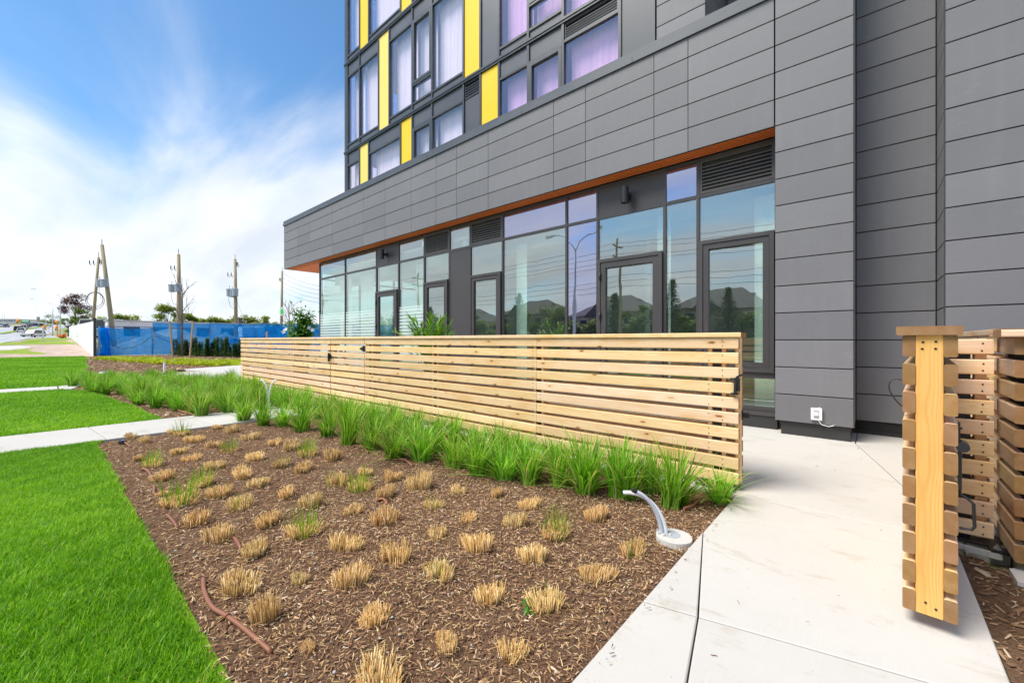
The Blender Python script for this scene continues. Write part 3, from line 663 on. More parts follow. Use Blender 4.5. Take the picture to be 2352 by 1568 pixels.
def casement(x0, x1, z0, z1, door=False, mat='glass_shop'):
    mb = ringbox(MB(), x0, x1, z0, z1, YG - .062, YG + .05, .055); w_ = bpart(mb, 'door' if door else 'window', 'frame_metal')
    mb = ringbox(MB(), x0 + .060, x1 - .060, z0 + .060, z1 - .060, YG - .048, YG + .02, .095 if door else .075); mb.v = [(a + 7, b_ - YF, c) for a, b_, c in mb.v]
    mb.build('sash', 'frame_metal', w_)
    g = .150 if door else .130
    pane(x0 + g, x1 - g, z0 + g, z1 - g, mat, YG - .01, parent=w_, name='pane', g=.0)
    if door:
        for z in (z0 + .35, z1 - 1.0, z1 - .3):
            mb = MB().tube([(x0 + .058 + 7, YG - .070 - YF, z - .07), (x0 + .058 + 7, YG - .070 - YF, z + .07)], .013, 10); mb.build('hinge', 'black_metal', w_, True)
        mb = MB().box(x1 - .13 + 7, x1 - .10 + 7, YG - .06 - YF, YG - .05 - YF, 1.0, 1.2).tube([(x1 - .115 + 7, YG - .055 - YF, 1.1), (x1 - .115 + 7, YG - .11 - YF, 1.1), (x1 - .24 + 7, YG - .11 - YF, 1.1)], .011, 8)
        mb.build('handle', 'black_metal', w_)
    return w_
BX = [-14.87, -13.00, -11.09, -9.94, -8.77, -7.77, -7.03, -6.01, -4.37, -3.705, -2.50, -1.99, -.972]
BT = ['g', 'g', 'd', 'g', 'w', 'p', 'w', 'g', 'g', 'd', 'g', 'w']
ZT, ZM = 3.95, 3.38
for x in BX: mullion(x)
for i, (x0, x1, t) in enumerate(zip(BX, BX[1:], BT)):
    hbar(x0, x1, ZM); hbar(x0, x1, ZT - .02, .04); hbar(x0, x1, .25, .06)
    vio = 'glass_dark_violet' if i in (8, 10) else 'glass_shop'
    if t == 'g':
        pane(x0, x1, .25, ZM, vio if i == 8 else 'glass_shop'); pane(x0, x1, ZM, ZT - .02, 'glass_dark_violet' if i > 6 else 'glass_shop')
    elif t == 'p':
        bbox('metal_panel', 'dark_spandrel', x0 + .024, x1 - .024, YG - .004, YG + .04, .28, ZM - .026); pane(x0, x1, ZM, ZT - .02)
    elif t == 'd':
        casement(x0 + .024, x1 - .024, .284, 2.63, True); pane(x0, x1, 2.62, ZM)
        bbox('metal_panel', 'dark_spandrel', x0 + .024, x1 - .024, YG - .004, YG + .04, ZM + .026, ZT - .042)
    elif t == 'w':
        casement(x0 + .024, x1 - .024, .76, 2.69); pane(x0, x1, 2.68, ZM); hbar(x0, x1, .715, .08, .03); pane(x0, x1, .26, .70); louvre(x0, x1, ZM, ZT - .03)
bbox('sill_curb', 'dark_plinth', -14.9, -.96, YG - .06, YG + .12, -.06, .17); bbox('sill_flashing', 'frame_metal', -14.9, -.965, YG - .075, YG + .11, .172, .217)
# side return of the glass corner
for y0, y1 in ((YG + .1, 8.1), (8.1, 9.6), (9.6, 11)):
    bbox('window_pane', 'glass_shop', -14.86, -14.852, y0 + .03, y1 - .03, .26, 3.36); bbox('mullion', 'frame_metal', -14.89, -14.80, y1 - .025, y1 + .025, .2, 3.95)
    bbox('window_pane', 'glass_shop', -14.861, -14.853, y0 + .03, y1 - .03, 3.41, 3.92); bbox('transom', 'frame_metal', -14.888, -14.81, y0 + .002, y1 - .027, 3.362, 3.408)
bbox('sill_curb', 'dark_plinth', -14.9, -14.78, YG + .121, 11, -.06, .22)
# thin sheets with pale translucent stripes in front of the left panes
for i in (0, 1, 3): bbox('striped_sheet', 'striped_sheet', BX[i] + .04, BX[i + 1] - .04, YG + .0035, YG + .0055, .3, 2.12)
# rooms behind
bbox('interior_floor', 'interior_floor', -14.75, -.3, YG + .13, 12, .0, .19)
bbox('interior_ceiling', 'interior_white', -14.75, -.3, YG + .13, 12, 3.62, 3.7); bbox('interior_wall', 'interior_white', -14.75, -.3, 11.0, 11.1, .2, 3.6)
bbox('interior_wall', 'interior_white', -.95, -.85, YR + .1, 11.0, .2, 3.6); bbox('interior_wall', 'interior_white', -7.45, -7.3, YG + .14, 11.0, .2, 3.6)
bbox('interior_wall', 'interior_white', -3.6, -3.5, 8.4, 11.0, .2, 3.6); bbox('interior_wall', 'interior_white', -11.2, -11.1, 8.2, 11.0, .2, 3.6)
bbox('bulkhead', 'interior_white', -14.75, -.95, YG + .5, YG + 1.1, 3.2, 3.61)
def curtain(x0, x1, z0, z1, y, name='curtain'):
    n = max(8, int((x1 - x0) / .028)); mb = MB(); vs = []
    for k in range(n + 1):
        x = x0 + (x1 - x0) * k / n; yy = y + .006 * math.sin(k * 1.3) + .006 * math.sin(k * .47); vs += [(x, yy, z0), (x, yy, z1)]
    mb.add(vs, [(2 * k, 2 * k + 2, 2 * k + 3, 2 * k + 1) for k in range(n)]); return bpart(mb, name, 'curtain', smooth=True)
for a, c in ((-14.0, -13.2), (-12.6, -11.8), (-9.6, -9.1), (-5.9, -5.6), (-1.3, -1.0), (-2.75, -2.52)): curtain(a, c, .22, 3.3, YG + .33)
lampc = bpart(MB().tube([(-1.16, 7.45, 3.55), (-1.16, 7.45, 3.61)], [.16, .17], 20), 'ceiling_lamp', 'lamp_glow', smooth=False)
# pier, recess, bump-out
nrow = 17
for k in range(-11, nrow):
    z0, z1 = P0 + PZ * k, P0 + PZ * (k + 1)
    panel(-.948, -.157, z0, z1, YF); panel(-.157, .572, z0, z1, YR) ; panel(YF + .02, YR, z0, z1, .5755, '-')
    for a, c in ((.577, 3.6), (3.6, 6.6)): panel(a, c, z0, z1, YF)
    panel(YF + .02, YR - .02, z0, z1, -.157, '+')
bbox('pier_core', 'joint_black', -.93, -.177, YF + .022, YR + .3, P0 - 11 * PZ, 9.8)
bbox('recess_wall', 'joint_black', -.175, .62, YR + .022, YR + .3, .05, 9.8); bbox('wing_core', 'joint_black', .597, 6.6, YF + .022, YR + .3, .05, 9.8)
bbox('plinth', 'dark_plinth', -.885, -.19, YF + .045, YR + .29, -.05, P0 - 11 * PZ - .002); bbox('plinth', 'dark_plinth', -.188, .60, YR + .03, YR + .29, -.05, .165); bbox('plinth', 'dark_plinth', .61, 6.6, YF + .04, YR + .29, -.05, .165)
bbox('corner_trim', 'frame_metal', -.1565, -.152, YF + .0, YF + .019, .175, 9.8); bbox('corner_trim', 'frame_metal', .5705, .576, YF + .0, YF + .019, .175, 9.8)
# upper storeys: window wall
MT = 'frame_grey'
ZS = [4.55, 7.50, 10.45, 13.40, 16.35]
bbox('slab_edge', MT, -13.33, -3.30, YT + .03, YT + .3, 5.0, 5.2)
def vbar(x, z0, z1, y=YT, w_=.055): bbox('mullion', MT, x - w_ / 2, x + w_ / 2, y - .035, y + .10, z0, z1)
def upane(x0, x1, z0, z1, mat='glass_violet', cur=True):
    bbox('window_pane', mat, x0 + .03, x1 - .03, YT + .006, YT + .014, z0 + .025, z1 - .025)
def ubay(x0, x1, zs, kind):
    zt = zs + 2.95 - .10; g = .03
    gm_ = 'glass_pink' if x0 > -6.5 else ('glass_violet')
    if kind == 'y': bbox('yellow_panel', 'yellow_panel', x0 + .02, x1 - .02, YT - .012, YT + .03, zs + .012, zt - .012); return
    if kind == 'k': bbox('spandrel_panel', 'spandrel', x0 + g, x1 - g, YT - .004, YT + .03, zs + .012, zt - .012); return
    if kind == 'kl':
        louvre(x0, x1, zt - .42, zt, YT, mat='frame_grey'); bbox('spandrel_panel', 'spandrel', x0 + g, x1 - g, YT - .004, YT + .03, zs + .012, zt - .42); return
    if kind == 'l':
        louvre(x0, x1, zt - .36, zt, YT, mat='frame_grey'); upane(x0, x1, zs + .02, zt - .36, gm_); bbox('transom', MT, x0 + .028, x1 - .028, YT - .03, YT + .09, zt - .385, zt - .335); return
    bbox('spandrel_panel', 'spandrel', x0 + g, x1 - g, YT - .004, YT + .03, zt - .36, zt - .012)
    bbox('spandrel_panel', 'spandrel', x0 + g, x1 - g, YT - .004, YT + .03, zs + .012, zs + .17)
    for z in (zt - .39, zs + .195): bbox('transom', MT, x0 + .028, x1 - .028, YT - .03, YT + .09, z - .026, z + .026)
    if kind == 'o':
        zm = zs + .70; bbox('transom', MT, x0 + .028, x1 - .028, YT - .03, YT + .09, zm - .026, zm + .026)
        w_ = bpart(ringbox(MB(), x0 + .03, x1 - .03, zm + .03, zt - .42, YT - .04, YT + .05, .07), 'window', MT)
        upane(x0 + .07, x1 - .07, zm + .07, zt - .46, gm_); upane(x0, x1, zs + .2, zm, gm_)
    elif kind == 'f':
        bpart(ringbox(MB(), x0 + .03, x1 - .03, zs + .225, zt - .42, YT - .04, YT + .05, .07), 'window', MT); upane(x0 + .07, x1 - .07, zs + .27, zt - .46, gm_)
    else: upane(x0, x1, zs + .2, zt - .39, gm_)
UB = {1: [(-13.17, -12.39, 'g'), (-12.39, -11.83, 'y'), (-11.83, -10.10, 'g'), (-10.10, -9.54, 'y'), (-9.54, -8.67, 'f'), (-8.67, -7.45, 'g'), (-7.45, -6.87, 'kl'), (-6.87, -6.28, 'y'), (-6.28, -5.44, 'g'), (-5.44, -4.565, 'f'), (-4.565, -3.36, 'l')],
      2: [(-13.17, -12.39, 'g'), (-12.39, -11.26, 'g'), (-11.26, -10.68, 'y'), (-10.68, -9.54, 'g'), (-9.54, -8.67, 'o'), (-8.67, -7.45, 'g'), (-7.45, -6.87, 'y'), (-6.87, -6.28, 'k'), (-6.28, -5.44, 'g'), (-5.44, -4.565, 'o'), (-4.565, -3.36, 'l')]}
UB[3] = UB[1]; UB[4] = UB[2]
for st in (1, 2, 3, 4):
    zs = ZS[st - 1]; z1 = zs + 2.95
    bbox('slab_edge', MT, -13.35, -3.34, YT - .05, YT + .12, z1 - .098, z1 - .055); bbox('slab_edge', MT, -13.36, -3.34, YT - .065, YT + .12, z1 - .053, z1 - .004)
    xs = sorted({round(x, 3) for a, c, _ in UB[st] for x in (a, c)})
    for x in xs: vbar(x, zs, z1 - .10)
    for a, c, k in UB[st]: ubay(a, c, zs, k)
    for a, c, k in UB[st]:
        if k in 'gofl': curtain(a + .05, c - .05, zs + .05, z1 - .3, YT + .22)
    bbox('interior_floor', 'interior_white', -13.1, -3.3, YT + .13, 11, z1 - .28, z1 - .1)
    # return of the tower corner
    bbox('spandrel_panel', 'spandrel', -13.335, -13.30, YT + .14, 11, zs, zs + .35); bbox('window_pane', 'glass_violet', -13.332, -13.324, YT + .14, 11, zs + .36, z1 - .2)
    bbox('slab_edge', MT, -13.35, -13.2, YT + .125, 11, z1 - .1, z1 - .002)
bbox('corner_post', MT, -13.34, -13.20, YT - .04, YT + .12, 5.0, 16.3)
bbox('interior_wall', 'interior_white', -13.1, -3.3, 10.9, 11, 5, 16); 
# wall to the right of the window wall: metal strip, cladding pier and recess
bbox('metal_panel', 'spandrel', -3.333, -2.73, YT - .012, YT + .2, 5.2, 9.8)
for k in range(5, nrow): panel(-2.70, -1.93, P0 + PZ * k, P0 + PZ * (k + 1), YT - .03); panel(YT, YT + 1.2, P0 + PZ * k, P0 + PZ * (k + 1), -1.93, '+'); panel(-1.93, -.95, P0 + PZ * k, P0 + PZ * (k + 1), YT + 1.2)
bbox('pier_core', 'joint_black', -2.69, -1.95, YT - .008, YT + 1.4, 5.3, 9.8); bbox('pier_core', 'joint_black', -1.94, -.92, YT + 1.222, YT + 1.45, 5.3, 9.8)
bbox('podium_roof', 'far_concrete', -17.2, -.96, YF + .56, 11, 5.5, 5.66)
for z0, z1 in ((6.9, 7.2), (9.85, 10.15)): bbox('soffit_slab', 'dark_spandrel', -2.7, -.2, YT + .02, YT + 1.21, z1, z1 + .25) if z0 > 9 else None
# wall lamps, outlet
def sconce(x, z, label):
    o = E('wall_lamp', (x, YG - .006, z), label, 'wall lamp', 'black cylinder wall lamps')
    MB().box(-.03, .03, -.02, -.002, -.07, .07).build('back_plate', 'black_metal', o)
    MB().box(-.018, .018, -.11, -.02, -.035, .03).build('bracket', 'black_metal', o)
    m = MB().tube([(0, -.165, -.13), (0, -.165, .13)], .062, 24); m.f = m.f[:-2] + [m.f[-1]]; m.build('shade', 'black_metal', o, False)
    MB().tube([(0, -.165, -.10), (0, -.165, -.095)], .058, 16).build('lens', 'galvanised', o)
sconce(-3.10, 3.62, 'black cylinder wall lamp above the door closest to the cladding pier'); sconce(-10.52, 3.66, 'black cylinder wall lamp above the door by the glass corner')
o = E('electrical_outlet', (-.51, YF - .002, .30), 'small white weatherproof electrical outlet box on the grey pier', 'outlet')
mb = MB().bar(.11, .035, .15, .012); mb.v = [(x, y - .018, z) for x, y, z in mb.v]; mb.build('box', 'outlet_white', o)
MB().box(-.026, .026, -.040, -.0355, -.045, .045).build('cover', 'galvanised', o); MB().box(-.022, .022, -.043, -.041, -.015, .03).build('socket', 'outlet_white', o)
MB().tube([(.03, -.02, .07), (.03, -.02, .085)], .012, 8).build('plug_knob', 'outlet_white', o)
MB().tube([(.02, -.02, -.075), (.05, -.025, -.12), (.12, -.02, -.135), (.17, .0, -.118)], .004, 6).build('cable', 'conduit_white', o)
# ================================================================== WOODEN FENCES AND GATES
SH, ST = .089, .038
SZ0, PITCH = .052, .1202
BARS = {}
def bar(name, mat, parent, L_, w_, h_, loc, axis='x', ch=.006, rz=0.):
    key = (round(L_, 3), w_, h_, mat)
    if key not in BARS: BARS[key] = MB().bar(L_, w_, h_, ch).mesh(name, mat)
    o = link(name, BARS[key], parent); o.location = loc
    if axis == 'y': o.rotation_euler = (0, 0, R(90) + rz)
    elif axis == 'z': o.rotation_euler = (0, R(90), rz)
    else: o.rotation_euler.z = rz
    return o
SCREW = MB().tube([(0, 0, 0), (0, -.002, 0)], .0045, 8).mesh('screw', 'black_metal')
BOLT = MB().tube([(0, 0, 0), (0, 0, .004)], .017, 14).tube([(0, 0, .004), (0, 0, .014)], .0115, 6).tube([(0, 0, .014), (0, 0, .024)], .006, 8).mesh('bolt', 'bolt_zinc')
def base_plate(parent, x, y, w_=.16, d=.16):
    MB().box(x - w_ / 2, x + w_ / 2, y - d / 2, y + d / 2, .001, .013).build('base_plate', 'black_metal', parent)
    for sx in (-1, 1):
        for sy in (-1, 1): link('bolt', BOLT, parent).location = (x + sx * (w_ / 2 - .022), y + sy * (d / 2 - .022), .013)
def fence_run(root, x0, x1, posts, cap=True, joints=(), zoff=0., endboards=(True, True), cap_over=(.0, .02), slats=10, double=True, nail_posts=True):
    """local run along x; front slats' outer face at y=0, back slats at y=.154"""
    cuts = [x0] + list(joints) + [x1]
    for a, c in zip(cuts, cuts[1:]):
        for k in range(slats):
            z = SZ0 + PITCH * k + SH / 2 + zoff
            bar('slat', 'cedar', root, c - a - .003, ST, SH, ((a + c) / 2, ST / 2 + random.uniform(-.001, .001), z + random.uniform(-.0015, .0015)))
            if double: bar('slat', 'cedar', root, c - a - .003, ST, SH, ((a + c) / 2, .154 - ST / 2, z + random.uniform(-.0015, .0015)))
        if cap:
            l = a - (cap_over[0] if a == x0 else 0); r = c + (cap_over[1] if c == x1 else 0)
            n = max(1, round((r - l) / 2.6)); e = [l + (r - l) * i / n for i in range(n + 1)]
            for p, q in zip(e, e[1:]): bar('cap', 'cedar', root, q - p - .002, .19, .038, ((p + q) / 2, .077, SZ0 + PITCH * (slats - 1) + SH + .021 + zoff))
    top = SZ0 + PITCH * (slats - 1) + SH
    for x in posts:
        MB().box(x - .032, x + .032, .0385, .1155, .013, top).build('post', 'black_metal', root)
        for s_ in (-1, 1): bar('batten', 'cedar', root, top - .03, .078, .034, (x + s_ * .052, .077, (top + .03) / 2 + zoff), 'z', rz=0)
        base_plate(root, x, .077, .30, .22)
    if nail_posts:
        mb = MB()
        for x in posts:
            for k in range(slats):
                for dz in (-.022, .022):
                    xx = x + random.choice((-.052, .052)); z = SZ0 + PITCH * k + SH / 2 + dz + zoff
                    mb.tube([(xx, -.0005, z), (xx, -.0025, z)], .0042, 6)
        T(mb.build('screw_heads', 'black_metal', root), kind='stuff')
    for i, x in enumerate((x0, x1)):
        if endboards[i]:
            bar('end_board', 'cedar', root, top - SZ0 + zoff * 0, .076, .034, (x + (.018 if i == 0 else -.017), .077, (top + SZ0) / 2 + zoff), 'z')
    return root
YFENCE = 3.64
f1 = E('slat_fence', (-13.1, YFENCE, 0), 'cedar slat fence section at the far end, from forecourt to small gate', 'fence', 'cedar slat fences')
fence_run(f1, 0, 5.33, (.25, 1.9, 3.55, 5.2))
g1 = E('garden_gate', (-7.755, YFENCE, 0), 'closed narrow cedar slat gate in the fence run, with black latch and hinge', 'gate', 'cedar slat gates')
fence_run(g1, 0, 1.235, (), endboards=(True, True), nail_posts=False)
bar('brace', 'cedar', g1, 1.45, .03, .07, (.62, .077, .60), 'x').rotation_euler = (0, R(46), 0)
lt = MB().box(-.05, .03, -.012, -.001, .86, .93).box(-.09, -.012, -.026, -.012, .885, .905).box(-.02, -.006, -.05, -.012, .80, .96).tube([(-.035, -.02, .93), (-.02, -.045, .97)], .006, 6).box(.035, .10, -.03, -.018, .888, .902).build('latch', 'black_metal', g1)
def tri_hinge(parent, x, z, d=-1):
    mb = MB().box(x - .012, x + .035, -.006, -.0005, z - .05, z + .05)
    mb.add([(x - .012, -.006, z - .05), (x - .012, -.006, z + .05), (x - .15, -.006, z + .006), (x - .15, -.006, z - .006), (x - .012, -.001, z - .05), (x - .012, -.001, z + .05), (x - .15, -.001, z + .006), (x - .15, -.001, z - .006)], [(0, 1, 2, 3)[::-1], (4, 5, 6, 7), (1, 5, 6, 2), (3, 2, 6, 7), (0, 3, 7, 4)])
    mb.tube([(x - .012, -.008, z - .055), (x - .012, -.008, z + .055)], .007, 8); return mb.build('hinge', 'black_metal', parent)
tri_hinge(g1, 1.232, SZ0 + PITCH * 8 + SH / 2)
f2 = E('slat_fence', (-6.515, YFENCE, 0), 'long cedar slat fence with flat cap, ending at the walkway by the open gate', 'fence', 'cedar slat fences')
fence_run(f2, 0, 5.72, (.12, 1.86, 3.70, 5.55), joints=(3.70,), cap_over=(0, .02))
MB().box(5.703, 5.727, -.020, .02, .80, .90).box(5.665, 5.705, -.030, -.004, .890, .902).box(5.670, 5.72, -.028, -.004, .772, .784).tube([(5.71, -.02, .91), (5.74, .03, .93)], .008, 8).tube([(5.705, -.015, .905), (5.70, -.03, .78)], .012, 8).build('latch_catch', 'black_metal', f2)
MB().box(5.735, 5.78, .07, .09, .58, .62).tube([(5.73, .08, .56), (5.73, .08, .64)], .006, 6).build('latch_bolt', 'black_metal', f2)

# open gate, swung out over the walkway: end towards the viewer
gx, gy = .098, 2.425
g2 = E('garden_gate', (gx, gy, 0), 'open cedar slat gate standing edge-on over the white walkway', 'gate', 'cedar slat gates', R(-4))
GL = 1.16; GZ = .062
for k in range(10):
    z = GZ + .1189 * k + SH / 2
    for xx in (.020, .142): bar('slat', 'weathered_board' if (k * 7 + int(xx * 100)) % 5 == 0 else 'cedar', g2, GL, .040, SH, (xx + .0, GL / 2 + random.uniform(-.002, .002), z), 'y', ch=.007)
gtop = GZ + .1189 * 9 + SH
bar('end_board', 'honey_board', g2, gtop - GZ, .082, .036, (.081, .020, (gtop + GZ) / 2), 'z', ch=.004, rz=R(90))
T(g2.children[-1], 'honey coloured upright end board of the gate')
bar('end_board', 'cedar', g2, gtop - GZ, .082, .036, (.081, GL - .02, (gtop + GZ) / 2), 'z', ch=.004, rz=R(90))
bar('cap', 'weathered_board', g2, GL + .03, .195, .037, (.078, GL / 2, gtop + .0195), 'y', ch=.006)
bar('rail', 'cedar', g2, GL - .08, .076, .036, (.081, GL / 2, .35), 'y'); bar('rail', 'cedar', g2, GL - .08, .076, .036, (.081, GL / 2, .95), 'y')
for dx, z in ((.062, gtop - .028), (.100, gtop - .026), (.060, gtop - .056), (.099, gtop - .055), (.070, GZ + .05), (.100, GZ + .035)):
    s_ = link('screw', SCREW, g2); s_.location = (dx, .0015, z)
# strap handle on the left face, ring latch on the right face
pts = [(.001, .10, 1.02), (-.018, .10, 1.026), (-.034, .10, 1.024), (-.045, .10, 1.012), (-.049, .10, .994), (-.046, .10, .972), (-.036, .10, .948), (-.020, .10, .922), (.001, .10, .900)]
mb = MB()
for (x0, y0, z0), (x1, y1, z1) in zip(pts, pts[1:]): mb.add([(x0, y0 - .012, z0), (x0, y0 + .012, z0), (x1, y1 + .012, z1), (x1, y1 - .012, z1), (x0 + .004, y0 - .012, z0 + .002), (x0 + .004, y0 + .012, z0 + .002), (x1 + .004, y1 + .012, z1 + .002), (x1 + .004, y1 - .012, z1 + .002)], [(0, 1, 2, 3), (4, 5, 6, 7)[::-1], (0, 3, 7, 4), (1, 5, 6, 2)])
mb.build('handle', 'black_metal', g2)
mb = MB().box(.1625, .170, .02, .05, .60, .80).tube([(.175, .0, .775), (.175, .06, .775)], .020, 14).box(.10, .175, .028, .036, .842, .850).box(.163, .169, .02, .05, .80, .87)
mb.tube([(.168, .035, .62), (.168, .035, .58), (.19, .035, .565), (.205, .035, .55), (.208, .035, .46), (.20, .035, .445), (.166, .035, .442)], .0055, 8).tube([(.168, .035, .80), (.168, .035, .60)], .006, 8)
mb.build('latch', 'black_metal', g2)

# short fixed panel the gate hangs from
fp = E('slat_fence', (.275, 3.665, 0), 'narrow fixed cedar slat panel behind the open gate, with two black hinges', 'fence', 'cedar slat fences')
PW = .262
for k in range(10):
    z = .036 + .1202 * k + SH / 2; s_ = bar('slat', 'cedar', fp, PW, ST, SH, (PW / 2, ST / 2, z))
    bar('slat', 'cedar', fp, PW, ST, SH, (PW / 2, .154 - ST / 2, z))
    for dx in (.035, PW - .045):
        for dz in (-.022, .022):
            if k in (8, 1) and dx < .1: continue
            q = link('screw', SCREW, fp); q.location = (dx + random.uniform(-.004, .004), -.0005, z + dz + random.uniform(-.003, .003))
MB().box(.055, .175, .040, .114, .014, 1.20).build('post', 'black_metal', fp)
for x in (.022, .215): bar('batten', 'cedar', fp, 1.16, .074, .05, (x, .077, .63), 'z')
for k in (8, 1):
    z = .036 + .1202 * k + SH / 2 - .005
    h = MB().box(-.004, .066, -.007, -.0008, z - .062, z + .052).tube([(-.010, -.006, z - .062), (-.010, -.006, z + .052)], .008, 8).build('hinge', 'black_metal', fp)
    for i, (dx, dz) in enumerate(((.022, .03), (.040, .008), (.022, -.018), (.038, -.045))):
        q = MB().tube([(dx, -.0068, z + dz), (dx, -.010, z + dz)], .005, 8).build('screw', 'bolt_zinc', h)
MB().box(-.03, .34, -.05, .20, .001, .014).build('base_plate', 'black_metal', fp)
for x, y in ((.30, -.03), (-.01, -.03), (.30, .17)): link('bolt', BOLT, fp).location = (x, y, .014)

# dividing fence running back to the building and the neighbour's front fence
f3 = E('slat_fence', (.575, 3.75, 0), 'cedar slat dividing fence running from the gate panel back to the cladding', 'fence', 'cedar slat fences')
for k in range(10):
    z = .05 + PITCH * k + SH / 2
    bar('slat', 'cedar', f3, 2.44, ST, SH, (ST / 2, 1.24, z), 'y'); bar('slat', 'cedar', f3, 2.44, ST, SH, (.154 - ST / 2, 1.24, z), 'y')
for y in (.1, 1.3, 2.3):
    MB().box(.0395, .1145, y - .032, y + .032, .013, 1.2).build('post', 'black_metal', f3)
bar('cap', 'weathered_board', f3, 2.40, .20, .038, (.077, 1.22, 1.224 + .026), 'y')
f4 = E('slat_fence', (.568, 3.345, 0), "neighbour's cedar slat fence corner above the bark bed and black base plates", 'fence', 'cedar slat fences')
for k in range(10):
    z = .045 + PITCH * k + SH / 2
    bar('slat', 'weathered_board', f4, .40, ST, SH, (-.008 + ST / 2, .2005, z), 'y'); bar('slat', 'cedar', f4, 2.4, ST, SH, (1.2 + .031, ST / 2, z)); bar('slat', 'cedar', f4, 2.3, ST, SH, (1.2 + .09, .154 - ST / 2, z))
    for dx in (.06, .11):
        for dz in (-.02, .022): link('screw', SCREW, f4).location = (dx, -.0005, z + dz)
bar('cap', 'cedar', f4, 2.5, .195, .038, (1.19, .05, .045 + PITCH * 9 + SH + .021), 'x'); bar('cap', 'weathered_board', f4, .25, .195, .038, (.058, .275, .045 + PITCH * 9 + SH + .0205), 'y')
for x in (.16, 1.2, 2.2): MB().box(x - .036, x + .036, .0395, .1145, .013, 1.2).build('post', 'black_metal', f4)
MB().box(.045, .42, -.10, .19, .003, .016).build('base_plate', 'black_metal', f4); MB().box(-.06, .10, .195, .28, .003, .016).build('base_plate', 'black_metal', f4)
for x, y in ((.07, -.075), (.20, -.075), (-.03, .237), (.39, -.075)): link('bolt', BOLT, f4).location = (x, y, .016)
ft = MB().prism([(.545, 3.20), (1.6, 3.20), (1.6, 3.40), (.60, 3.40), (.545, 3.36)], -.1, .0015).build('footing', 'concrete'); T(ft, 'white concrete footing under the neighbouring fence corner', 'footing')
# loose pieces of pale mortar by the fixed panel
for i, (x, y, s_) in enumerate(((.40, 3.585, .05), (.47, 3.56, .04), (.52, 3.545, .025))):
    n = 7; mb = MB().prism([(x + s_ * random.uniform(.7, 1.3) * math.cos(a * 6.283 / n) * 1.3, y + s_ * .35 * random.uniform(.7, 1.2) * math.sin(a * 6.283 / n)) for a in range(n)], -.03, -.004 + .004 * i)
    T(mb.build('mortar_crust', 'stone_pale'), 'flat pale mortar crust in the bark below the fixed gate panel', 'mortar', 'mortar crusts by the gate panel')
# ================================================================== PLANTS NEAR THE FENCE
def clump_mesh(name, n, h, spread, r0, mat, wd=.007, seed=0, upright=.45, segs=5, lo=0., hi=1.):
    r = np.random.default_rng(seed); a = r.uniform(0, 6.28, n); rr = r0 * np.sqrt(r.random(n))
    P = np.stack([rr * np.cos(a), rr * np.sin(a), np.full(n, -.03)], 1)
    az = a + r.normal(0, .7, n); hh = h * r.uniform(.45, 1.08, n); ln = spread * (upright + (1 - upright) * r.random(n)) * (.25 + .95 * rr / r0) * r.uniform(.5, 1.3, n)
    V, Fs, rd = blades(P, hh, wd * r.uniform(.6, 1.25, n), ln, az, np.clip(r.normal((lo + hi) / 2, .33 * (hi - lo), n), lo, hi), segs, curl=2.1, tipw=.12)
    me = np_mesh(name, V, Fs, mat, rd); me.polygons.foreach_set('use_smooth', [True] * len(me.polygons)); return me
CL = [clump_mesh('grass_clump', 175, .43 + .06 * (i % 3), .31 + .09 * (i % 2), .075, 'ornamental_grass', .0135, 20 + i, .12, 6) for i in range(8)]
def clump(x, y, sc, label, group):
    o = link('grass_clump', random.choice(CL)); o.location = (x, y, -.02); o.rotation_euler = (random.uniform(-.12, .12), random.uniform(-.12, .12), random.uniform(0, 6.28)); k = random.uniform(.90, 1.18); o.scale = (sc * k, sc * k, sc * random.uniform(.78, 1.12))
    T(o, label, 'ornamental grass', group)
fr = [(560, 965), (605, 972), (650, 975), (695, 985), (752, 996), (800, 1015), (852, 1027), (905, 1045), (970, 1052), (1045, 1065), (1100, 1080), (1160, 1090), (1215, 1102), (1285, 1108), (1345, 1122), (1440, 1133), (1545, 1152)]
ORD = ['second', 'third', 'fourth', 'fifth', 'sixth', 'seventh', 'eighth', 'ninth', 'tenth', 'eleventh', 'twelfth', 'thirteenth', 'fourteenth', 'fifteenth', 'sixteenth', 'seventeenth', 'eighteenth']
for i, (u, v) in enumerate(fr):
    p = G(u, v); clump(p.x, p.y, 1.0, 'green grass clump, %s from the walkway in the front row along the fence' % ORD[len(fr) - 1 - i], 'front row of green grass clumps')
p = G(1655, 1146); clump(p.x, p.y, .72, 'small green grass clump spilling over the walkway at the fence end', None)
x = -7.6
while x < -1.2:
    clump(x + random.uniform(-.08, .08), 2.86 + .02 * (x + 7) + random.uniform(-.08, .08), .95, 'green grass clump in the middle row in front of the fence', 'middle row of green grass clumps')
    clump(x + .2 + random.uniform(-.08, .08), 3.30 + random.uniform(-.06, .06), .82, 'green grass clump right against the foot of the fence', 'back row of green grass clumps'); x += .36
n = 0
for i in range(24):
    for j in range(9):
        x = -16.6 + i * .37 + random.uniform(-.1, .1); y = .5 + j * .40 + random.uniform(-.1, .1)
        lo = max(.55, 1.55 + (x + 8.4) * .135 + .0 * i); hi = 3.45 if x > -13.3 else 3.45 + (x + 13.3) * .42
        if lo < y < hi: clump(x, y, random.uniform(.82, 1.02), 'green grass clump in the mass between the two concrete paths', 'green grass clumps between the paths')

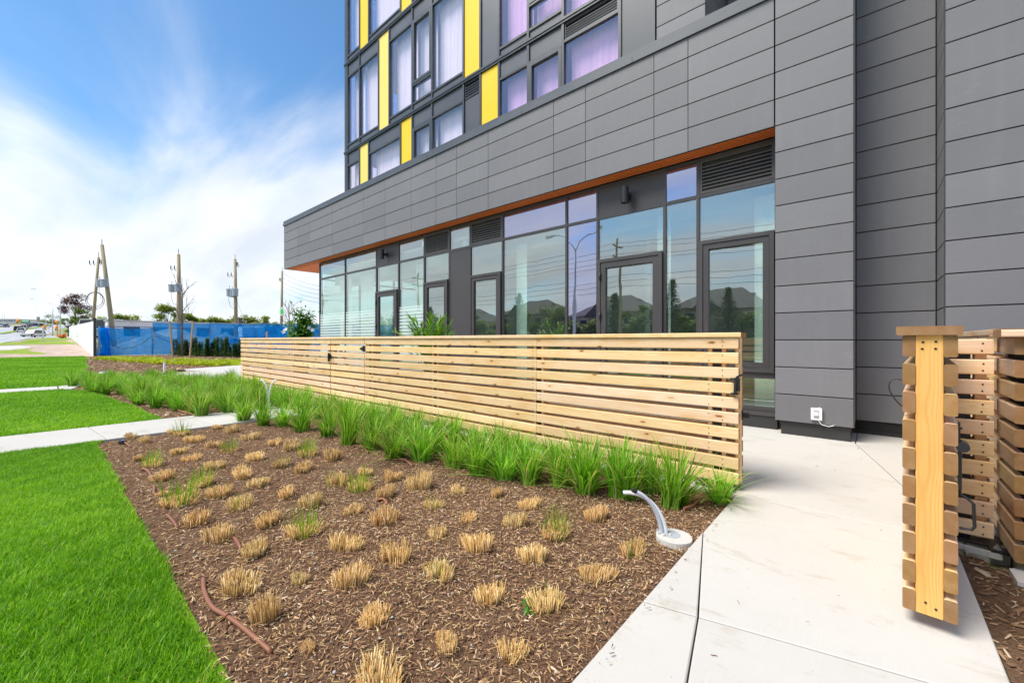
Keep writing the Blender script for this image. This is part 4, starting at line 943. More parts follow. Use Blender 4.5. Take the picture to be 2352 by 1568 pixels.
# cut-back stubble
def stub_mesh(seed, n=150, ring=.55):
    r = np.random.default_rng(seed); P = []; 
    a = r.uniform(0, 6.28, n); q = np.sqrt(r.random(n)) * .5
    squash = r.uniform(.62, .95); x = q * np.cos(a); y = q * np.sin(a) * squash
    keep = (q > .16) | (r.random(n) < .6) if ring else np.ones(n, bool); keep &= vnoise(x, y, 9., seed) > (-.32 if seed % 2 else -.12)
    x, y, q, a = x[keep], y[keep], q[keep], a[keep]; n = len(x)
    h = r.uniform(.40, .62) * r.uniform(.62, 1.08, n) * (.7 + .45 * (vnoise(x, y, 6., seed + 9) + .6)); ln = h * (.08 + .55 * q) * r.uniform(.1, 1.3, n); az = a + r.normal(0, .5, n); wd = r.uniform(.014, .030, n)
    Vs = []; base = np.stack([x, y, np.full(n, -.08)], 1); top = base + np.stack([ln * np.cos(az), ln * np.sin(az), h + .08], 1)
    for c, k in ((base, 1.1), (top, .9)):
        for j in range(3): t = az + j * 2.094; Vs.append(c + np.stack([np.cos(t), np.sin(t), np.where(np.full(n, j == 0), .4, -.2)], 1) * (wd * k * .55)[:, None])
    V = np.stack(Vs, 1).reshape(-1, 3); k = (np.arange(n) * 6)[:, None]
    Fs = [np.concatenate([k + np.array([f]) for f in ((0, 1, 4, 3), (1, 2, 5, 4), (2, 0, 3, 5))]), k + np.array([[3, 4, 5]])]
    rd = np.clip(r.normal(.60, .24, n), 0, 1)
    # some bent dead blades lying round the foot
    m = 26; az2 = r.uniform(0, 6.28, m); rr = r.uniform(.3, .5, m); P2 = np.stack([rr * np.cos(az2), rr * np.sin(az2) * squash, np.full(m, .0)], 1)
    V2, F2, r2 = blades(P2, r.uniform(.05, .3, m), np.full(m, .018), r.uniform(.1, .45, m), az2 + r.normal(0, .8, m), np.clip(r.normal(.7, .2, m), 0, 1), 3)
    off = len(V); return np_mesh('stubble', np.concatenate([V, V2]), [np.concatenate([Fs[0], F2[0] + off]), np.concatenate([Fs[1], F2[1] + off])], 'straw', np.concatenate([np.repeat(rd, 6), r2]))
SM = [stub_mesh(40 + i, 330 + 30 * (i % 3)) for i in range(10)]
SHOOT = [clump_mesh('green_shoots', 70, .85, .50, .36, 'shoot_grass', .022, 70 + i, .2, 4) for i in range(4)]
SPROUT = [clump_mesh('green_shoots', 18, .8, .25, .40, 'shoot_grass', .020, 90 + i, .1, 4) for i in range(4)]
def cv(ox, oy, k, l): return [(ox + x * k, oy + y * k, w_ * k, t) for x, y, w_, t in l]
st = cv(183.7, 949.4, .2604, [(460, 205, 110, 0), (575, 245, 120, 0), (650, 455, 190, 2), (515, 395, 75, 0), (795, 165, 90, 1), (895, 185, 150, 2), (1010, 240, 150, 0), (1210, 130, 100, 0), (1345, 165, 150, 0), (1180, 295, 140, 0), (1310, 330, 150, 2), (1505, 225, 130, 0), (1715, 270, 150, 0), (1860, 305, 150, 0), (2015, 360, 180, 2), (880, 345, 150, 0), (985, 405, 150, 0), (1190, 470, 150, 0), (1550, 395, 150, 0), (2230, 395, 170, 0), (1775, 450, 170, 1), (1965, 500, 170, 0), (1440, 550, 180, 0), (740, 570, 190, 0), (735, 700, 120, 0), (1070, 630, 220, 2), (890, 780, 260, 2), (1235, 710, 190, 1), (1570, 630, 190, 0), (1410, 820, 220, 1), (2265, 615, 190, 1), (1825, 720, 170, 0), (2035, 800, 170, 0), (1980, 1050, 250, 2), (1035, 945, 200, 0), (1660, 965, 220, 0), (1235, 1085, 240, 0), (1550, 1215, 200, 0), (1420, 1530, 330, 0), (1940, 1450, 190, 0)])
st += cv(735, 918.7, .2604, [(350, 780, 250, 2), (400, 640, 110, 0), (650, 690, 150, 0), (885, 765, 200, 0), (1215, 800, 150, 0), (1560, 830, 160, 0), (1000, 930, 190, 1), (570, 845, 180, 0), (300, 975, 170, 0), (580, 1060, 230, 0), (1300, 1035, 210, 0), (1845, 925, 170, 0), (1725, 1085, 210, 0), (2080, 1180, 270, 2), (1035, 1180, 210, 0), (230, 1290, 260, 0), (670, 1390, 260, 0), (1390, 1295, 270, 0), (1870, 1390, 270, 0), (265, 1600, 290, 0), (1030, 1545, 280, 1)])
st += cv(918.7, 1163.7, .2865, [(1580, 560, 270, 0), (1870, 365, 200, 1), (1165, 785, 280, 1), (730, 720, 230, 0), (370, 1090, 240, 0), (900, 1150, 260, 0)])
st += [(1368, 1186, 50, 0), (612, 1416, 72, 0), (865, 1416, 72, 0), (704, 1482, 28, 0), (872, 1575, 130, 0)]
LBL = ['bare cut straw stubble', 'cut straw stubble with a few green shoots', 'stubble hidden by yellow-green shoots']
for i, (u, v, wpx, t) in enumerate(st):
    p = G(u, v - wpx * .10); d = (p - Vector((0, 0, EYE))).dot(Vector(FW)); W = wpx * d / F * random.uniform(.86, 1.08); W = min(max(W, .06), .27)
    zone = 'beside the walkway' if p.x > -1.35 else 'at the edge of the lawn' if p.y < .75 else 'next to the green clumps' if p.y > 2.15 else 'near the cross path' if p.x < -5 else 'mid-bed towards the walkway' if p.x > -2.2 else 'mid-bed towards the cross path' if p.x < -3.6 else 'in the middle of the bed'
    ob = E('grass_stubble', (p.x, p.y, -.024), ('small ' if W < .115 else 'wide ' if W > .165 else '') + LBL[t] + ', ' + zone, 'cut grass', ['bare cut stubble', 'stubble with sparse shoots', 'sprouting stubble'][t], rz=random.uniform(0, 6.28))
    q = link('stalks', SM[i % 10], ob); hs = random.uniform(.58, .98) * (.75 if t == 2 else 1.); q.scale = (W, W * random.uniform(.75, 1.0), min(W, .20) * hs); q.rotation_euler = (random.uniform(-.14, .14), random.uniform(-.14, .14), 0)
    if i in (68,): q.scale = (W * .8, W * .8, W * 1.3)
    if t:
        g_ = link('green_shoots', (SPROUT if t == 1 else SHOOT)[i % 4], ob); k = W * (1.25 if t == 2 else 1.15); g_.scale = (k, k, k)

# brown drip hose surfacing in the bed
def hose(pts, label, r=.0095, lift=.004, sub=6):
    g = [G(u, v) for u, v in pts]; P = []
    for i in range(len(g) - 1):
        p0, p1, p2, p3 = g[max(i - 1, 0)], g[i], g[i + 1], g[min(i + 2, len(g) - 1)]
        for k in range(sub):
            t = k / sub; P.append(.5 * ((2 * p1) + (p2 - p0) * t + (2 * p0 - 5 * p1 + 4 * p2 - p3) * t * t + (3 * p1 - p0 - 3 * p2 + p3) * t ** 3))
    P.append(g[-1]); n = len(P)
    for i, p in enumerate(P): p.z = -.016 + lift + .010 * math.sin(math.pi * i / (n - 1)) - (.018 if i in (0, n - 1) else 0)
    o = MB().tube(P, r, 10).build('drip_hose', 'hose_brown', None, True); return T(o, label, 'hose', 'brown drip hose pieces')
h1 = hose([(468, 1322), (469, 1352), (487, 1390), (520, 1412), (550, 1432), (590, 1463), (622, 1488)], 'long brown drip hose curving through the bark beside the lawn edge')
pa = G(521, 1412.5); pb = G(529, 1419); MB().tube([pa + Vector((0, 0, .002)), pa.lerp(pb, .35) + Vector((0, 0, .002))], .0115, 12).build('coupling', 'hose_brown', None).parent = h1
k3 = lambda l: [(183.7 + x * .2604, 949.4 + y * .2604) for x, y in l]; k4 = lambda l: [(735 + x * .2604, 918.7 + y * .2604) for x, y in l]
for l in ([(545, 470), (600, 505), (632, 550)], [(760, 872), (810, 930), (855, 980)], [(1356, 1075), (1385, 1120), (1420, 1175)], [(385, 225), (400, 255), (445, 282)], [(652, 620), (655, 650), (650, 690)]): hose(k3(l), 'short piece of brown drip hose surfacing among the stubble')
for l in ([(295, 395), (360, 405), (425, 450)], [(648, 515), (735, 520), (818, 565)], [(512, 862), (560, 868), (595, 900)]): hose(k4(l), 'short piece of brown drip hose surfacing among the stubble')
hose([(391, 933 - 4), (410, 943 - 2), (437, 950), (473, 954)], 'pinkish brown drip hose at the edge of the green grass mass', r=.014)
hose([(1570, 1163), (1590, 1160), (1603, 1148)], 'stub of brown hose under the small clump by the walkway')

# flexible conduits in a concrete base by the walkway
cb = E('conduit_stub', (0, 0, 0), 'pair of grey corrugated conduits bending out of a round broken concrete base', 'conduit')
c0 = G(1548, 1232); 
def ring_tube(mb, P, r, step=.0052):
    L_ = [0]
    for a, c in zip(P, P[1:]): L_.append(L_[-1] + (c - a).length)
    n = int(L_[-1] / step); Q = []; rs = []
    for i in range(n + 1):
        s_ = L_[-1] * i / n; j = max(k for k in range(len(L_)) if L_[k] <= s_ + 1e-9); j = min(j, len(P) - 2)
        Q.append(P[j].lerp(P[j + 1], (s_ - L_[j]) / max(1e-6, L_[j + 1] - L_[j]))); rs.append(r * (1.07 if i % 2 else .93))
    return mb.tube(Q, rs, 12)
def bez(a, b_, c, d, n=24): return [a * (1 - t) ** 3 + 3 * b_ * t * (1 - t) ** 2 + 3 * c * t * t * (1 - t) + d * t ** 3 for t in [i / n for i in range(n + 1)]]
dl = Vector((-RT[0], -RT[1], 0))                         # towards picture left
fwv = Vector(FW)
q0 = c0 + dl * .062 + fwv * .035
ring_tube(MB(), bez(q0, q0 + Vector((0, 0, .13)) + dl * .015, q0 + Vector((0, 0, .23)) + dl * .07, q0 + Vector((0, 0, .265)) + dl * .165), .0125).build('conduit', 'conduit_grey', cb, True)
q1 = q0 - dl * .027
ring_tube(MB(), bez(q1, q1 + Vector((0, 0, .13)) + dl * .010, q1 + Vector((0, 0, .26)) + dl * .10 + fwv * .03, q1 + Vector((0, 0, .235)) + dl * .25 + fwv * .06), .0125).build('conduit', 'conduit_white', cb, True)
MB().tube([q0 + Vector((0, 0, .262)) + dl * .158, q0 + Vector((0, 0, .276)) + dl * .183], .0142, 12).build('end_tape', 'black_rubber', cb)
n = 28; pts = []
for i in range(n):
    a = i * 6.2832 / n; r_ = .105 * (1 + random.uniform(-.03, .03)); x, y = r_ * math.cos(a), r_ * math.sin(a)
    pts.append((c0.x + x, c0.y + y))
mb = MB().prism(pts, -.08, .006); mb.build('concrete_base', 'concrete', cb)
mb = MB().tube([(c0.x - .02, c0.y + .01, .0062), (c0.x - .02, c0.y + .01, .0082)], .052, 24); mb.build('conduit_collar', 'grey_can', cb)
for i in range(9):
    p = q0 + Vector((random.uniform(-.04, .06), random.uniform(-.03, .03), 0)); s_ = random.uniform(.006, .014)
    MB().tube([(p.x, p.y, .004), (p.x + s_ * .3, p.y, .004 + s_)], [s_, s_ * .5], 6).build('mortar_lump', 'stone_pale', cb)
# second conduit: a white Y in the grass mass, third a short white pipe
cy = E('conduit_stub', (0, 0, 0), 'white conduit split into a Y standing in the green grass clumps', 'conduit')
p0 = G(617, 937); p0 = PD(617, 917, (p0 - Vector((0, 0, EYE))).dot(fwv)); p0.z = 0
up = Vector((0, 0, 1)); k = p0.copy()
for sg in (-1, 1):
    a = k + dl * (-sg * .006); P = bez(a, a + up * .30, a + up * .46 - dl * sg * .02, a + up * .50 - dl * sg * .13)
    MB().tube(P, .014, 10).build('conduit', 'conduit_white', cy, True)
p0 = G(377, 853); o = E('conduit_stub', p0, 'short slanted white pipe stub in the far mulch bed', 'conduit'); MB().tube([(0, 0, -.05), (-.10, .02, .33)], .035, 12).build('pipe', 'conduit_white', o); MB().tube([(-.10, .02, .33), (-.103, .0206, .345)], [.04, .036], 12).build('pipe_rim', 'conduit_white', o)
p0 = G(241, 855); o = E('manhole_lid', p0, 'flat white round lid lying in the lawn beside the far mulch', 'lid'); MB().tube([(0, 0, -.02), (0, 0, .03)], [.17, .15], 28).build('lid', 'outlet_white', o); MB().tube([(0, 0, .03), (0, 0, .036)], .07, 12).build('lid_cap', 'galvanised', o)
p0 = G(284.5, 1011); o = E('irrigation_head', (p0.x - .18, p0.y + .02, -.01), 'small blue-grey irrigation head where path, lawn and mulch meet', 'sprinkler'); o.location = G(281, 1014.5); MB().tube([(0, 0, -.03), (0, 0, .012)], .035, 14).build('body', 'black_rubber', o); MB().tube([(0, 0, .012), (0, 0, .02)], .018, 12).build('nozzle', 'car_blue', o)
o = E('wire_scrap', G(1640, 1507), 'tiny bent rusty wire lying on the walkway', 'wire'); MB().tube([(-.012, 0, .003), (-.004, 0, .003), (.0, .006, .003), (.010, .008, .003)], .0014, 6).build('wire', 'hose_brown', o)

# leafy weed, planted pots behind the fence
def leaf_cloud(name, pts, size, mat, seed, droop=.4, asp=.42):
    """oval leaves of two bent halves at given points (n,3) with outward directions"""
    r = np.random.default_rng(seed); n = len(pts); az = r.uniform(0, 6.28, n); el = r.uniform(-.5, .9, n)
    d = np.stack([np.cos(az) * np.cos(el), np.sin(az) * np.cos(el), np.sin(el)], 1); s_ = np.stack([-np.sin(az), np.cos(az), r.normal(0, .35, n)], 1); u = np.cross(d, s_)
    L_ = size * r.uniform(.6, 1.25, n); W = L_ * asp; A = d * L_[:, None]; B = s_ * (W / 2)[:, None]; U = u * (W * .18)[:, None]; dn = np.array([0, 0, -1.])[None] * (L_ * droop * .5)[:, None]
    V = np.stack([pts, pts + A * .45 + B + U, pts + A * .45 - B + U, pts + A * .5, pts + A + dn], 1).reshape(-1, 3); k = (np.arange(n) * 5)[:, None]
    Fs = [np.concatenate([k + np.array([[0, 3, 1]]), k + np.array([[0, 2, 3]]), k + np.array([[1, 3, 4]]), k + np.array([[2, 4, 3]])])]
    return np_mesh(name, V, Fs, mat, np.repeat(np.clip(r.normal(.5, .25, n), 0, 1), 5))
def pot(parent, r=.19, h=.42): MB().tube([(0, 0, 0), (0, 0, h * .9), (0, 0, h * .91), (0, 0, h)], [r * .72, r, r * 1.08, r * 1.08], 24).build('pot', 'pot_clay', parent); MB().tube([(0, 0, h), (0, 0, h + .006)], r * .98, 20).build('potting_soil', 'soil', parent)
p = PY(692, 760, 5.0); fo = E('potted_plant', (p.x, p.y, 0), 'bushy potted plant with glossy leaves and white trumpet flowers behind the fence', 'plant')
pot(fo, .22, .5); r = np.random.default_rng(5)
mb = MB(); stems = []
for i in range(11):
    a = r.uniform(0, 6.28); tip = Vector((.28 * math.cos(a) * r.uniform(.2, 1), .28 * math.sin(a) * r.uniform(.2, 1), r.uniform(1.35, 2.05) if i else 2.12)); mb.tube([(0, 0, .5), tip * .5 + Vector((0, 0, .25)), tip], [.012, .008, .004], 6); stems.append(tip)
mb.build('stem', 'bark_grey', fo)
pts = []
for tip in stems:
    for k in range(120):
        t = r.uniform(.42, 1.0); pts.append(np.array(Vector((0, 0, .5)).lerp(tip, t)) + r.normal(0, .085, 3))
link('leaves', leaf_cloud('leaves', np.array(pts), .17, 'plant_green', 6), fo)
for i, (dx, dz) in enumerate(((-.36, 1.52), (-.06, 1.40), (.30, 1.56), (.40, 1.50), (-.42, 1.45))):
    c = Vector((RT[0] * dx, RT[1] * dx, 0)) + Vector((-FW[0], -FW[1], 0)) * .16 + Vector((0, 0, dz)); mb = MB(); d_ = Vector((-FW[0] + r.uniform(-.3, .3), -FW[1] + r.uniform(-.3, .3), .25)).normalized(); sd_ = d_.cross(Vector((0, 0, 1))).normalized(); u_ = sd_.cross(d_)
    mb.tube([c - d_ * .07, c], [.006, .02], 8)
    for k in range(5):
        a = k * 1.2566; e = sd_ * math.cos(a) + u_ * math.sin(a); f = sd_ * math.cos(a + .6) + u_ * math.sin(a + .6); g_ = sd_ * math.cos(a - .6) + u_ * math.sin(a - .6)
        mb.add([c, c + f * .035 + d_ * .01, c + e * .075 + d_ * .012, c + g_ * .035 + d_ * .01], [(0, 1, 2, 3)])
    mb.build('flower', 'petal_white', fo)
p = PY(982, 760, 4.6); pm = E('potted_palm', (p.x, p.y, 0), 'potted palm with arching feathery fronds behind the fence', 'plant'); pot(pm, .2, .48); pm.scale = (.80, .80, 1.17)
r = np.random.default_rng(9); 
for i in range(30):
    a = i * 2.399 + r.uniform(-.2, .2); ln = r.uniform(.60, .95); el = r.uniform(.78, 1.42); ds = np.array([math.cos(a), math.sin(a)])
    base = np.array([.03 * ds[0], .03 * ds[1], .52]); P = []; N_ = 14
    for k in range(N_ + 1):
        t = k / N_; P.append(base + np.array([ds[0] * math.cos(el) * ln * 1.1 * (t + .9 * t * t * .5), ds[1] * math.cos(el) * ln * 1.1 * (t + .9 * t * t * .5), math.sin(el) * ln * 1.35 * (t - .28 * t ** 3)]))
    P = np.array(P); Q = P[4:]; both = np.concatenate([Q, Q]); n = len(both)
    sgn = np.concatenate([np.ones(len(Q)), -np.ones(len(Q))]); az = a + sgn * r.uniform(.5, .85, n)
    V, Fs, rd = blades(both, r.uniform(.05, .16, n), np.full(n, .030), r.uniform(.20, .32, n), az, np.clip(r.normal(.5, .25, n), 0, 1), 4, 1.1)
    stalk = MB().tube([Vector(x) for x in P], .006, 5); k0 = len(stalk.v)
    V = np.concatenate([np.array(stalk.v), V]); sq = np.array([f for f in stalk.f if len(f) == 4])
    Fs = [np.concatenate([sq, Fs[0] + k0]), Fs[1] + k0]
    link('frond', np_mesh('frond', V, Fs, 'palm_green', np.concatenate([np.full(k0, .6), rd])), pm)
o = E('weed', G(1208, 1390), 'small leafy weed beside the stubble near the walkway', 'weed'); link('leaves', leaf_cloud('leaves', rng.normal(0, .008, (9, 3)) + np.array([0, 0, .0]), .05, 'plant_green', 8), o)
# ================================================================== MIDDLE GROUND: sedge, hedge, staked trees, hoarding
SG = [clump_mesh('sedge_clump', 60, .22, .20, .14, 'lime_sedge', .03, 120 + i, .4, 2) for i in range(4)]
nsg = 0
for i in range(400):
    t = random.random(); u = 225 + t * 335; vm = 823 + 11 * min(1, t * 1.3); v = vm + random.uniform(-5.5, 5.5) * (.35 + .65 * min(1, t * 3))
    if nsg >= 190: break
    p = G(u, v); o = link('sedge_clump', random.choice(SG)); o.location = (p.x, p.y, -.03); o.rotation_euler.z = random.uniform(0, 6); k = random.uniform(1.1, 1.9); o.scale = (k, k, k * .8)
    T(o, 'low lime green sedge clump in the band before the blue fence', 'sedge', 'lime green sedge clumps'); nsg += 1
def yew_mesh(seed):
    r = np.random.default_rng(seed); pts = []; 
    for s_ in range(5):
        a = r.uniform(0, 6.28); q = r.uniform(.05, .22); h = r.uniform(.8, 1.35); n = 220; t = r.random(n) ** .8
        pts.append(np.stack([q * np.cos(a) + r.normal(0, .045, n) * (1.1 - t), q * np.sin(a) + r.normal(0, .045, n) * (1.1 - t), t * h], 1))
    n = 260; pts.append(np.stack([r.normal(0, .17, n), r.normal(0, .17, n), np.abs(r.normal(.2, .18, n))], 1))
    return leaf_cloud('foliage', np.concatenate(pts), .15, 'yew', seed, .1, .3)
YW = [yew_mesh(200 + i) for i in range(5)]
for i, u in enumerate(np.linspace(404, 562, 17)):
    p = G(u, 815.5 + (u - 404) * .026 + random.uniform(-.6, .6)); o = E('yew_shrub', (p.x, p.y, 0), 'dark upright yew shrub in the young hedge before the blue fence', 'shrub', 'young yew hedge', random.uniform(0, 6))
    q = link('foliage', YW[i % 5], o); k = random.uniform(.85, 1.1); q.scale = (k * 1.1, k * 1.1, k * random.uniform(.85, 1.15)); MB().tube([(0, 0, -.05), (0, 0, .5)], [.025, .012], 6).build('stem', 'bark', o)
def bare_branches(mb, p, d, ln, r, depth, rr):
    q = p + d * ln; mid = p.lerp(q, .5) + Vector((rr.normal(0, .03), rr.normal(0, .03), 0)) * ln
    mb.tube([p, mid, q], [r, r * .8, r * .6], 6 if r > .02 else 4, cap=False)
    if depth == 0: return
    for k in range(3 if depth > 1 else 2):
        a = rr.uniform(0, 6.28); nd = (d * 1.0 + Vector((math.cos(a), math.sin(a), rr.uniform(-.1, .5))) * rr.uniform(.35, .75)).normalized(); bare_branches(mb, p.lerp(q, rr.uniform(.45, 1.)), nd, ln * rr.uniform(.5, .8), r * .5, depth - 1, rr)
def young_tree(u, v, H_, label, stakes, seed, spread=1.):
    p = G(u, v); o = E('young_tree', p, label, 'tree', 'young bare street trees'); rr = np.random.default_rng(seed)
    MB().tube([(0, 0, -.1), (.03, 0, H_ * .35), (-.04, .02, H_ * .7), (-.03, 0, H_)], [.085, .07, .045, .012], 10).build('trunk', 'bark_grey', o, True)
    for i in range(8):
        mb = MB(); a = i * 2.4 + rr.uniform(-.4, .4); z = H_ * (.34 + .07 * i); bare_branches(mb, Vector((0, 0, z)), Vector((math.cos(a), math.sin(a), 1.7)).normalized(), (H_ * .24 - .02 * i) * spread, .028, 3, rr); mb.build('limb', 'bark_grey', o, True)
    return o
young_tree(418, 818, 6.0, 'young bare tree held by two wooden stakes before the blue fence', 1, 3, .62)
young_tree(664, 812, 4.6, 'thin young bare tree beside the pole with the green tag', 0, 8, .8)
for u, v, lean, w_ in ((397, 819.5, -.22, 'left'), (436, 819.5, .22, 'right')):
    p = G(u, v); o = E('tree_stake', p, 'pale wooden stake leaning away from the young bare tree', 'stake', 'wooden tree stakes'); d_ = Vector((RT[0], RT[1], 0)) * lean
    bar('stake', 'stake_wood', o, 2.7, .09, .09, (0, 0, 0)).matrix_local = Matrix.Translation(d_ * .5 + Vector((0, 0, 1.25))) @ (Vector((d_.x, d_.y, 2.5)).to_track_quat('X', 'Z').to_matrix().to_4x4())
pa, pb = G(397, 819.5), G(436, 819.5); pa.z = pb.z = 2.1; pa += Vector((RT[0], RT[1], 0)) * -.18; pb += Vector((RT[0], RT[1], 0)) * .18
T(MB().tube([pa, pa.lerp(pb, .5) + Vector((0, 0, -.05)), pb], .025, 8).build('tree_tie', 'black_rubber'), 'black rubber strap tying the young tree to its stakes', 'strap')
p = G(613, 818); o = E('wooden_stake', p, 'short wooden stake standing alone behind the slat fence', 'stake'); bar('stake', 'stake_wood', o, 1.9, .1, .1, (0, 0, .93), 'z')

# white hoarding of corrugated panels along the site
hoard = E('site_hoarding', (-45.6, 2.75, 0), 'white panel hoarding receding along the construction site', 'hoarding')
HX0, HX1 = -45.6, -168; np_ = 34
for i in range(np_):
    a = HX0 + (HX1 - HX0) * i / np_; c = HX0 + (HX1 - HX0) * (i + 1) / np_ + .03
    ya, yc = 2.75 + (a - HX0) * -.021, 2.75 + (c - HX0) * -.021; mb = MB()
    z0, z1 = tz(a) - .05, tz(c) - .05; h = 2.75 + .25 * math.sin(i * .0)
    mb.add([(a, ya, z0), (c, yc, z1), (c, yc, z1 + h), (a, ya, z0 + h), (a, ya + .06, z0), (c, yc + .06, z1), (c, yc + .06, z1 + h), (a, ya + .06, z0 + h)], [(0, 1, 2, 3)[::-1], (4, 5, 6, 7), (0, 4, 5, 1)[::-1], (3, 2, 6, 7)[::-1], (0, 3, 7, 4), (1, 5, 6, 2)])
    mb.v = [(x - HX0, y - 2.75, z) for x, y, z in mb.v]; mb.build('hoarding_panel', 'white_paint', hoard)
    if i < 12: MB().box(a - HX0 - .05, a - HX0 + .05, ya - 2.75 + .062, ya - 2.75 + .16, z0, z0 + h + .06).build('post', 'galvanised', hoard)
MB().box(.01, .07, -.02, .14, -.05, 2.95).build('end_post', 'frame_metal', hoard)
# blue mesh on chain-link fence
BFX = [(-45.45, 2.95), (-45.4, 6.2), (-45.2, 10.1), (-44.6, 13.5), (-44.2, 16.9), (-43.9, 20.5), (-43.5, 24.5), (-43, 29)]
bf = E('site_fence', (-45.4, 2.95, 0), 'chain-link construction fence wrapped in translucent blue mesh', 'fence')
def loc(p, o=(-45.4, 2.95)): return (p[0] - o[0], p[1] - o[1], p[2])
for i, ((x0, y0), (x1, y1)) in enumerate(zip(BFX, BFX[1:])):
    h = 2.25 if i == 0 else 2.62 + .06 * i; n = 16; m_ = 5; vs = []; fs = []
    for a in range(n + 1):
        for c in range(m_ + 1):
            t = a / n; x = x0 + (x1 - x0) * t; y = y0 + (y1 - y0) * t; s_ = .07 * math.sin(a * 1.7 + c * .9 + i) * (1 - abs(2 * c / m_ - 1) * .4)
            vs.append(loc((x + s_ + .06, y, .03 + (h - .03) * c / m_ - (.10 * math.sin(math.pi * t) if c == m_ and i == 0 else 0))))
    for a in range(n):
        for c in range(m_): k = a * (m_ + 1) + c; fs.append((k, k + m_ + 1, k + m_ + 2, k + 1))
    MB().add(vs, fs).build('blue_mesh', 'blue_mesh', bf, True)
    MB().tube([loc((x0, y0, h + .05)), loc((x1, y1, h + .05))], .03, 8).build('top_rail', 'galvanised' if i > 0 else 'container_blue', bf)
    MB().tube([loc((x1, y1, -.1)), loc((x1, y1, h + .12))], .055 if i == 0 else .035, 10).build('post', 'galvanised', bf)
MB().tube([loc((-45.38, 3.05, 0)), loc((-45.38, 3.05, 2.3))], .05, 10).build('post', 'galvanised', bf)
# rolled mesh at the near end and a loose cable hanging on the fence
mb = MB().tube([loc((-45.30, 3.35 + .08 * math.sin(z * 2.2), z)) for z in (.05, .3, .8, 1.3, 1.8, 2.2)], [.42, .26, .24, .30, .28, .25], 12); mb.build('mesh_roll', 'blue_mesh', bf, True)
MB().tube([loc(p) for p in [(-45.25, 3.7, .85), (-45.25, 4.3, .55), (-45.25, 5.0, .62), (-45.25, 5.6, 1.0), (-45.22, 6.15, 1.55)]], .018, 6).build('cable', 'wire_black', bf)
MB().tube([loc(p) for p in [(-45.15, 6.3, 1.6), (-45.1, 7.5, .95), (-45.1, 8.7, .6), (-45.0, 10.0, .45)]], .018, 6).build('cable', 'wire_black', bf)

# things on the site behind the mesh
def mound(name, c, rx, ry, h, label, cat, mat, seed):
    n, m_ = 40, 14; vs = [(0, 0, h)]; fs = []
    for j in range(1, m_ + 1):
        t = j / m_
        for i in range(n):
            a = 6.2832 * i / n; k = 1 + .13 * float(vnoise(np.array(math.cos(a) * 2 + t), np.array(math.sin(a) * 2), 2., seed)); z = h * (1 - t) ** 1.05 + .13 * h * float(vnoise(np.array(math.cos(a) * t * 3), np.array(math.sin(a) * t * 3), 3., seed + 2)) * (1 - t)
            vs.append((rx * t * k * math.cos(a), ry * t * k * math.sin(a), z - .1 * (j == m_)))
    for i in range(n): fs.append((0, 1 + i, 1 + (i + 1) % n))
    for j in range(m_ - 1):
        for i in range(n): k = 1 + j * n; fs.append((k + i, k + n + i, k + n + (i + 1) % n, k + (i + 1) % n))
    o = MB().add(vs, fs).build(name, mat, None, True); o.location = c; return T(o, label, cat)
mound('earth_mound', (-52, 7.2, 0), 5.5, 4.2, 2.0, 'long low grey earth mound behind the blue mesh', 'mound', 'gravel_pile', 31)
mound('earth_mound', (-60, 10, .2), 8, 5.5, 2.6, 'tall dark earth mound behind the low one on the site', 'mound', 'dirt', 37)
mound('gravel_mound', (-49.5, 12.4, 0), 2.6, 3.2, 2.1, 'pointed pale gravel pile beside the blue bin', 'gravel pile', 'gravel_pile', 33)
tr = E('site_trailer', (-66, 13, .3), 'long white site trailer with dark windows behind the mounds', 'trailer'); 
mb = MB().bar(16, 3, 2.7, .08); mb.v = [(y, x, z + 1.75) for x, y, z in mb.v]; mb.f = [f[::-1] for f in mb.f]; mb.build('body', 'trailer_white', tr); MB().box(-1.6, 1.6, -8.1, 8.1, 3.11, 3.2).build('roof', 'far_concrete', tr)
for y in (-6, -3.4, .8, 3.4, 6): MB().box(1.505, 1.56, y - .7, y + .7, 1.4, 2.5).build('window', 'car_glass', tr)
MB().box(1.505, 1.57, -1.5, -.55, .45, 2.5).build('door', 'container_blue', tr)
for y in (-6, 0, 6): MB().box(-1.2, 1.2, y - .2, y + .2, -.3, .4).build('support', 'far_concrete', tr)
bn = E('steel_bin', (-47.6, 14.6, 0), 'open blue steel waste bin behind the mesh', 'bin')
MB().add([(-1, -2, .1), (1, -2, .1), (1, 2, .1), (-1, 2, .1), (-1.1, -2.3, 1.3), (1.1, -2.3, 1.3), (1.1, 2.3, 1.3), (-1.1, 2.3, 1.3)], [(0, 3, 2, 1), (0, 1, 5, 4), (1, 2, 6, 5), (2, 3, 7, 6), (3, 0, 4, 7), (4, 5, 6, 7)]).build('body', 'container_blue', bn)
for y in (-1.8, -.6, .6, 1.8): MB().box(1.06, 1.14, y - .06, y + .06, .15, 1.28).build('rib', 'container_blue', bn)
MB().box(-1.16, 1.16, -2.36, 2.36, 1.302, 1.38).build('rim', 'container_blue', bn)
pl = E('wrapped_pallet', (-47.6, 14.2, 1.39), 'pallet of white wrapped bags on top of the blue bin', 'pallet'); MB().box(-.7, .7, -1.1, 1.1, 0, .14).build('pallet', 'stake_wood', pl)
for k in range(5):
    for j in range(2):
        mb = MB().bar(1.0, 1.2, .2, .06); mb.v = [(y + random.uniform(-.05, .05), x - .5 + j + random.uniform(-.04, .04), z + .26 + .205 * k) for x, y, z in mb.v]; mb.f = [f[::-1] for f in mb.f]; mb.build('bag', 'wrap_white', pl)
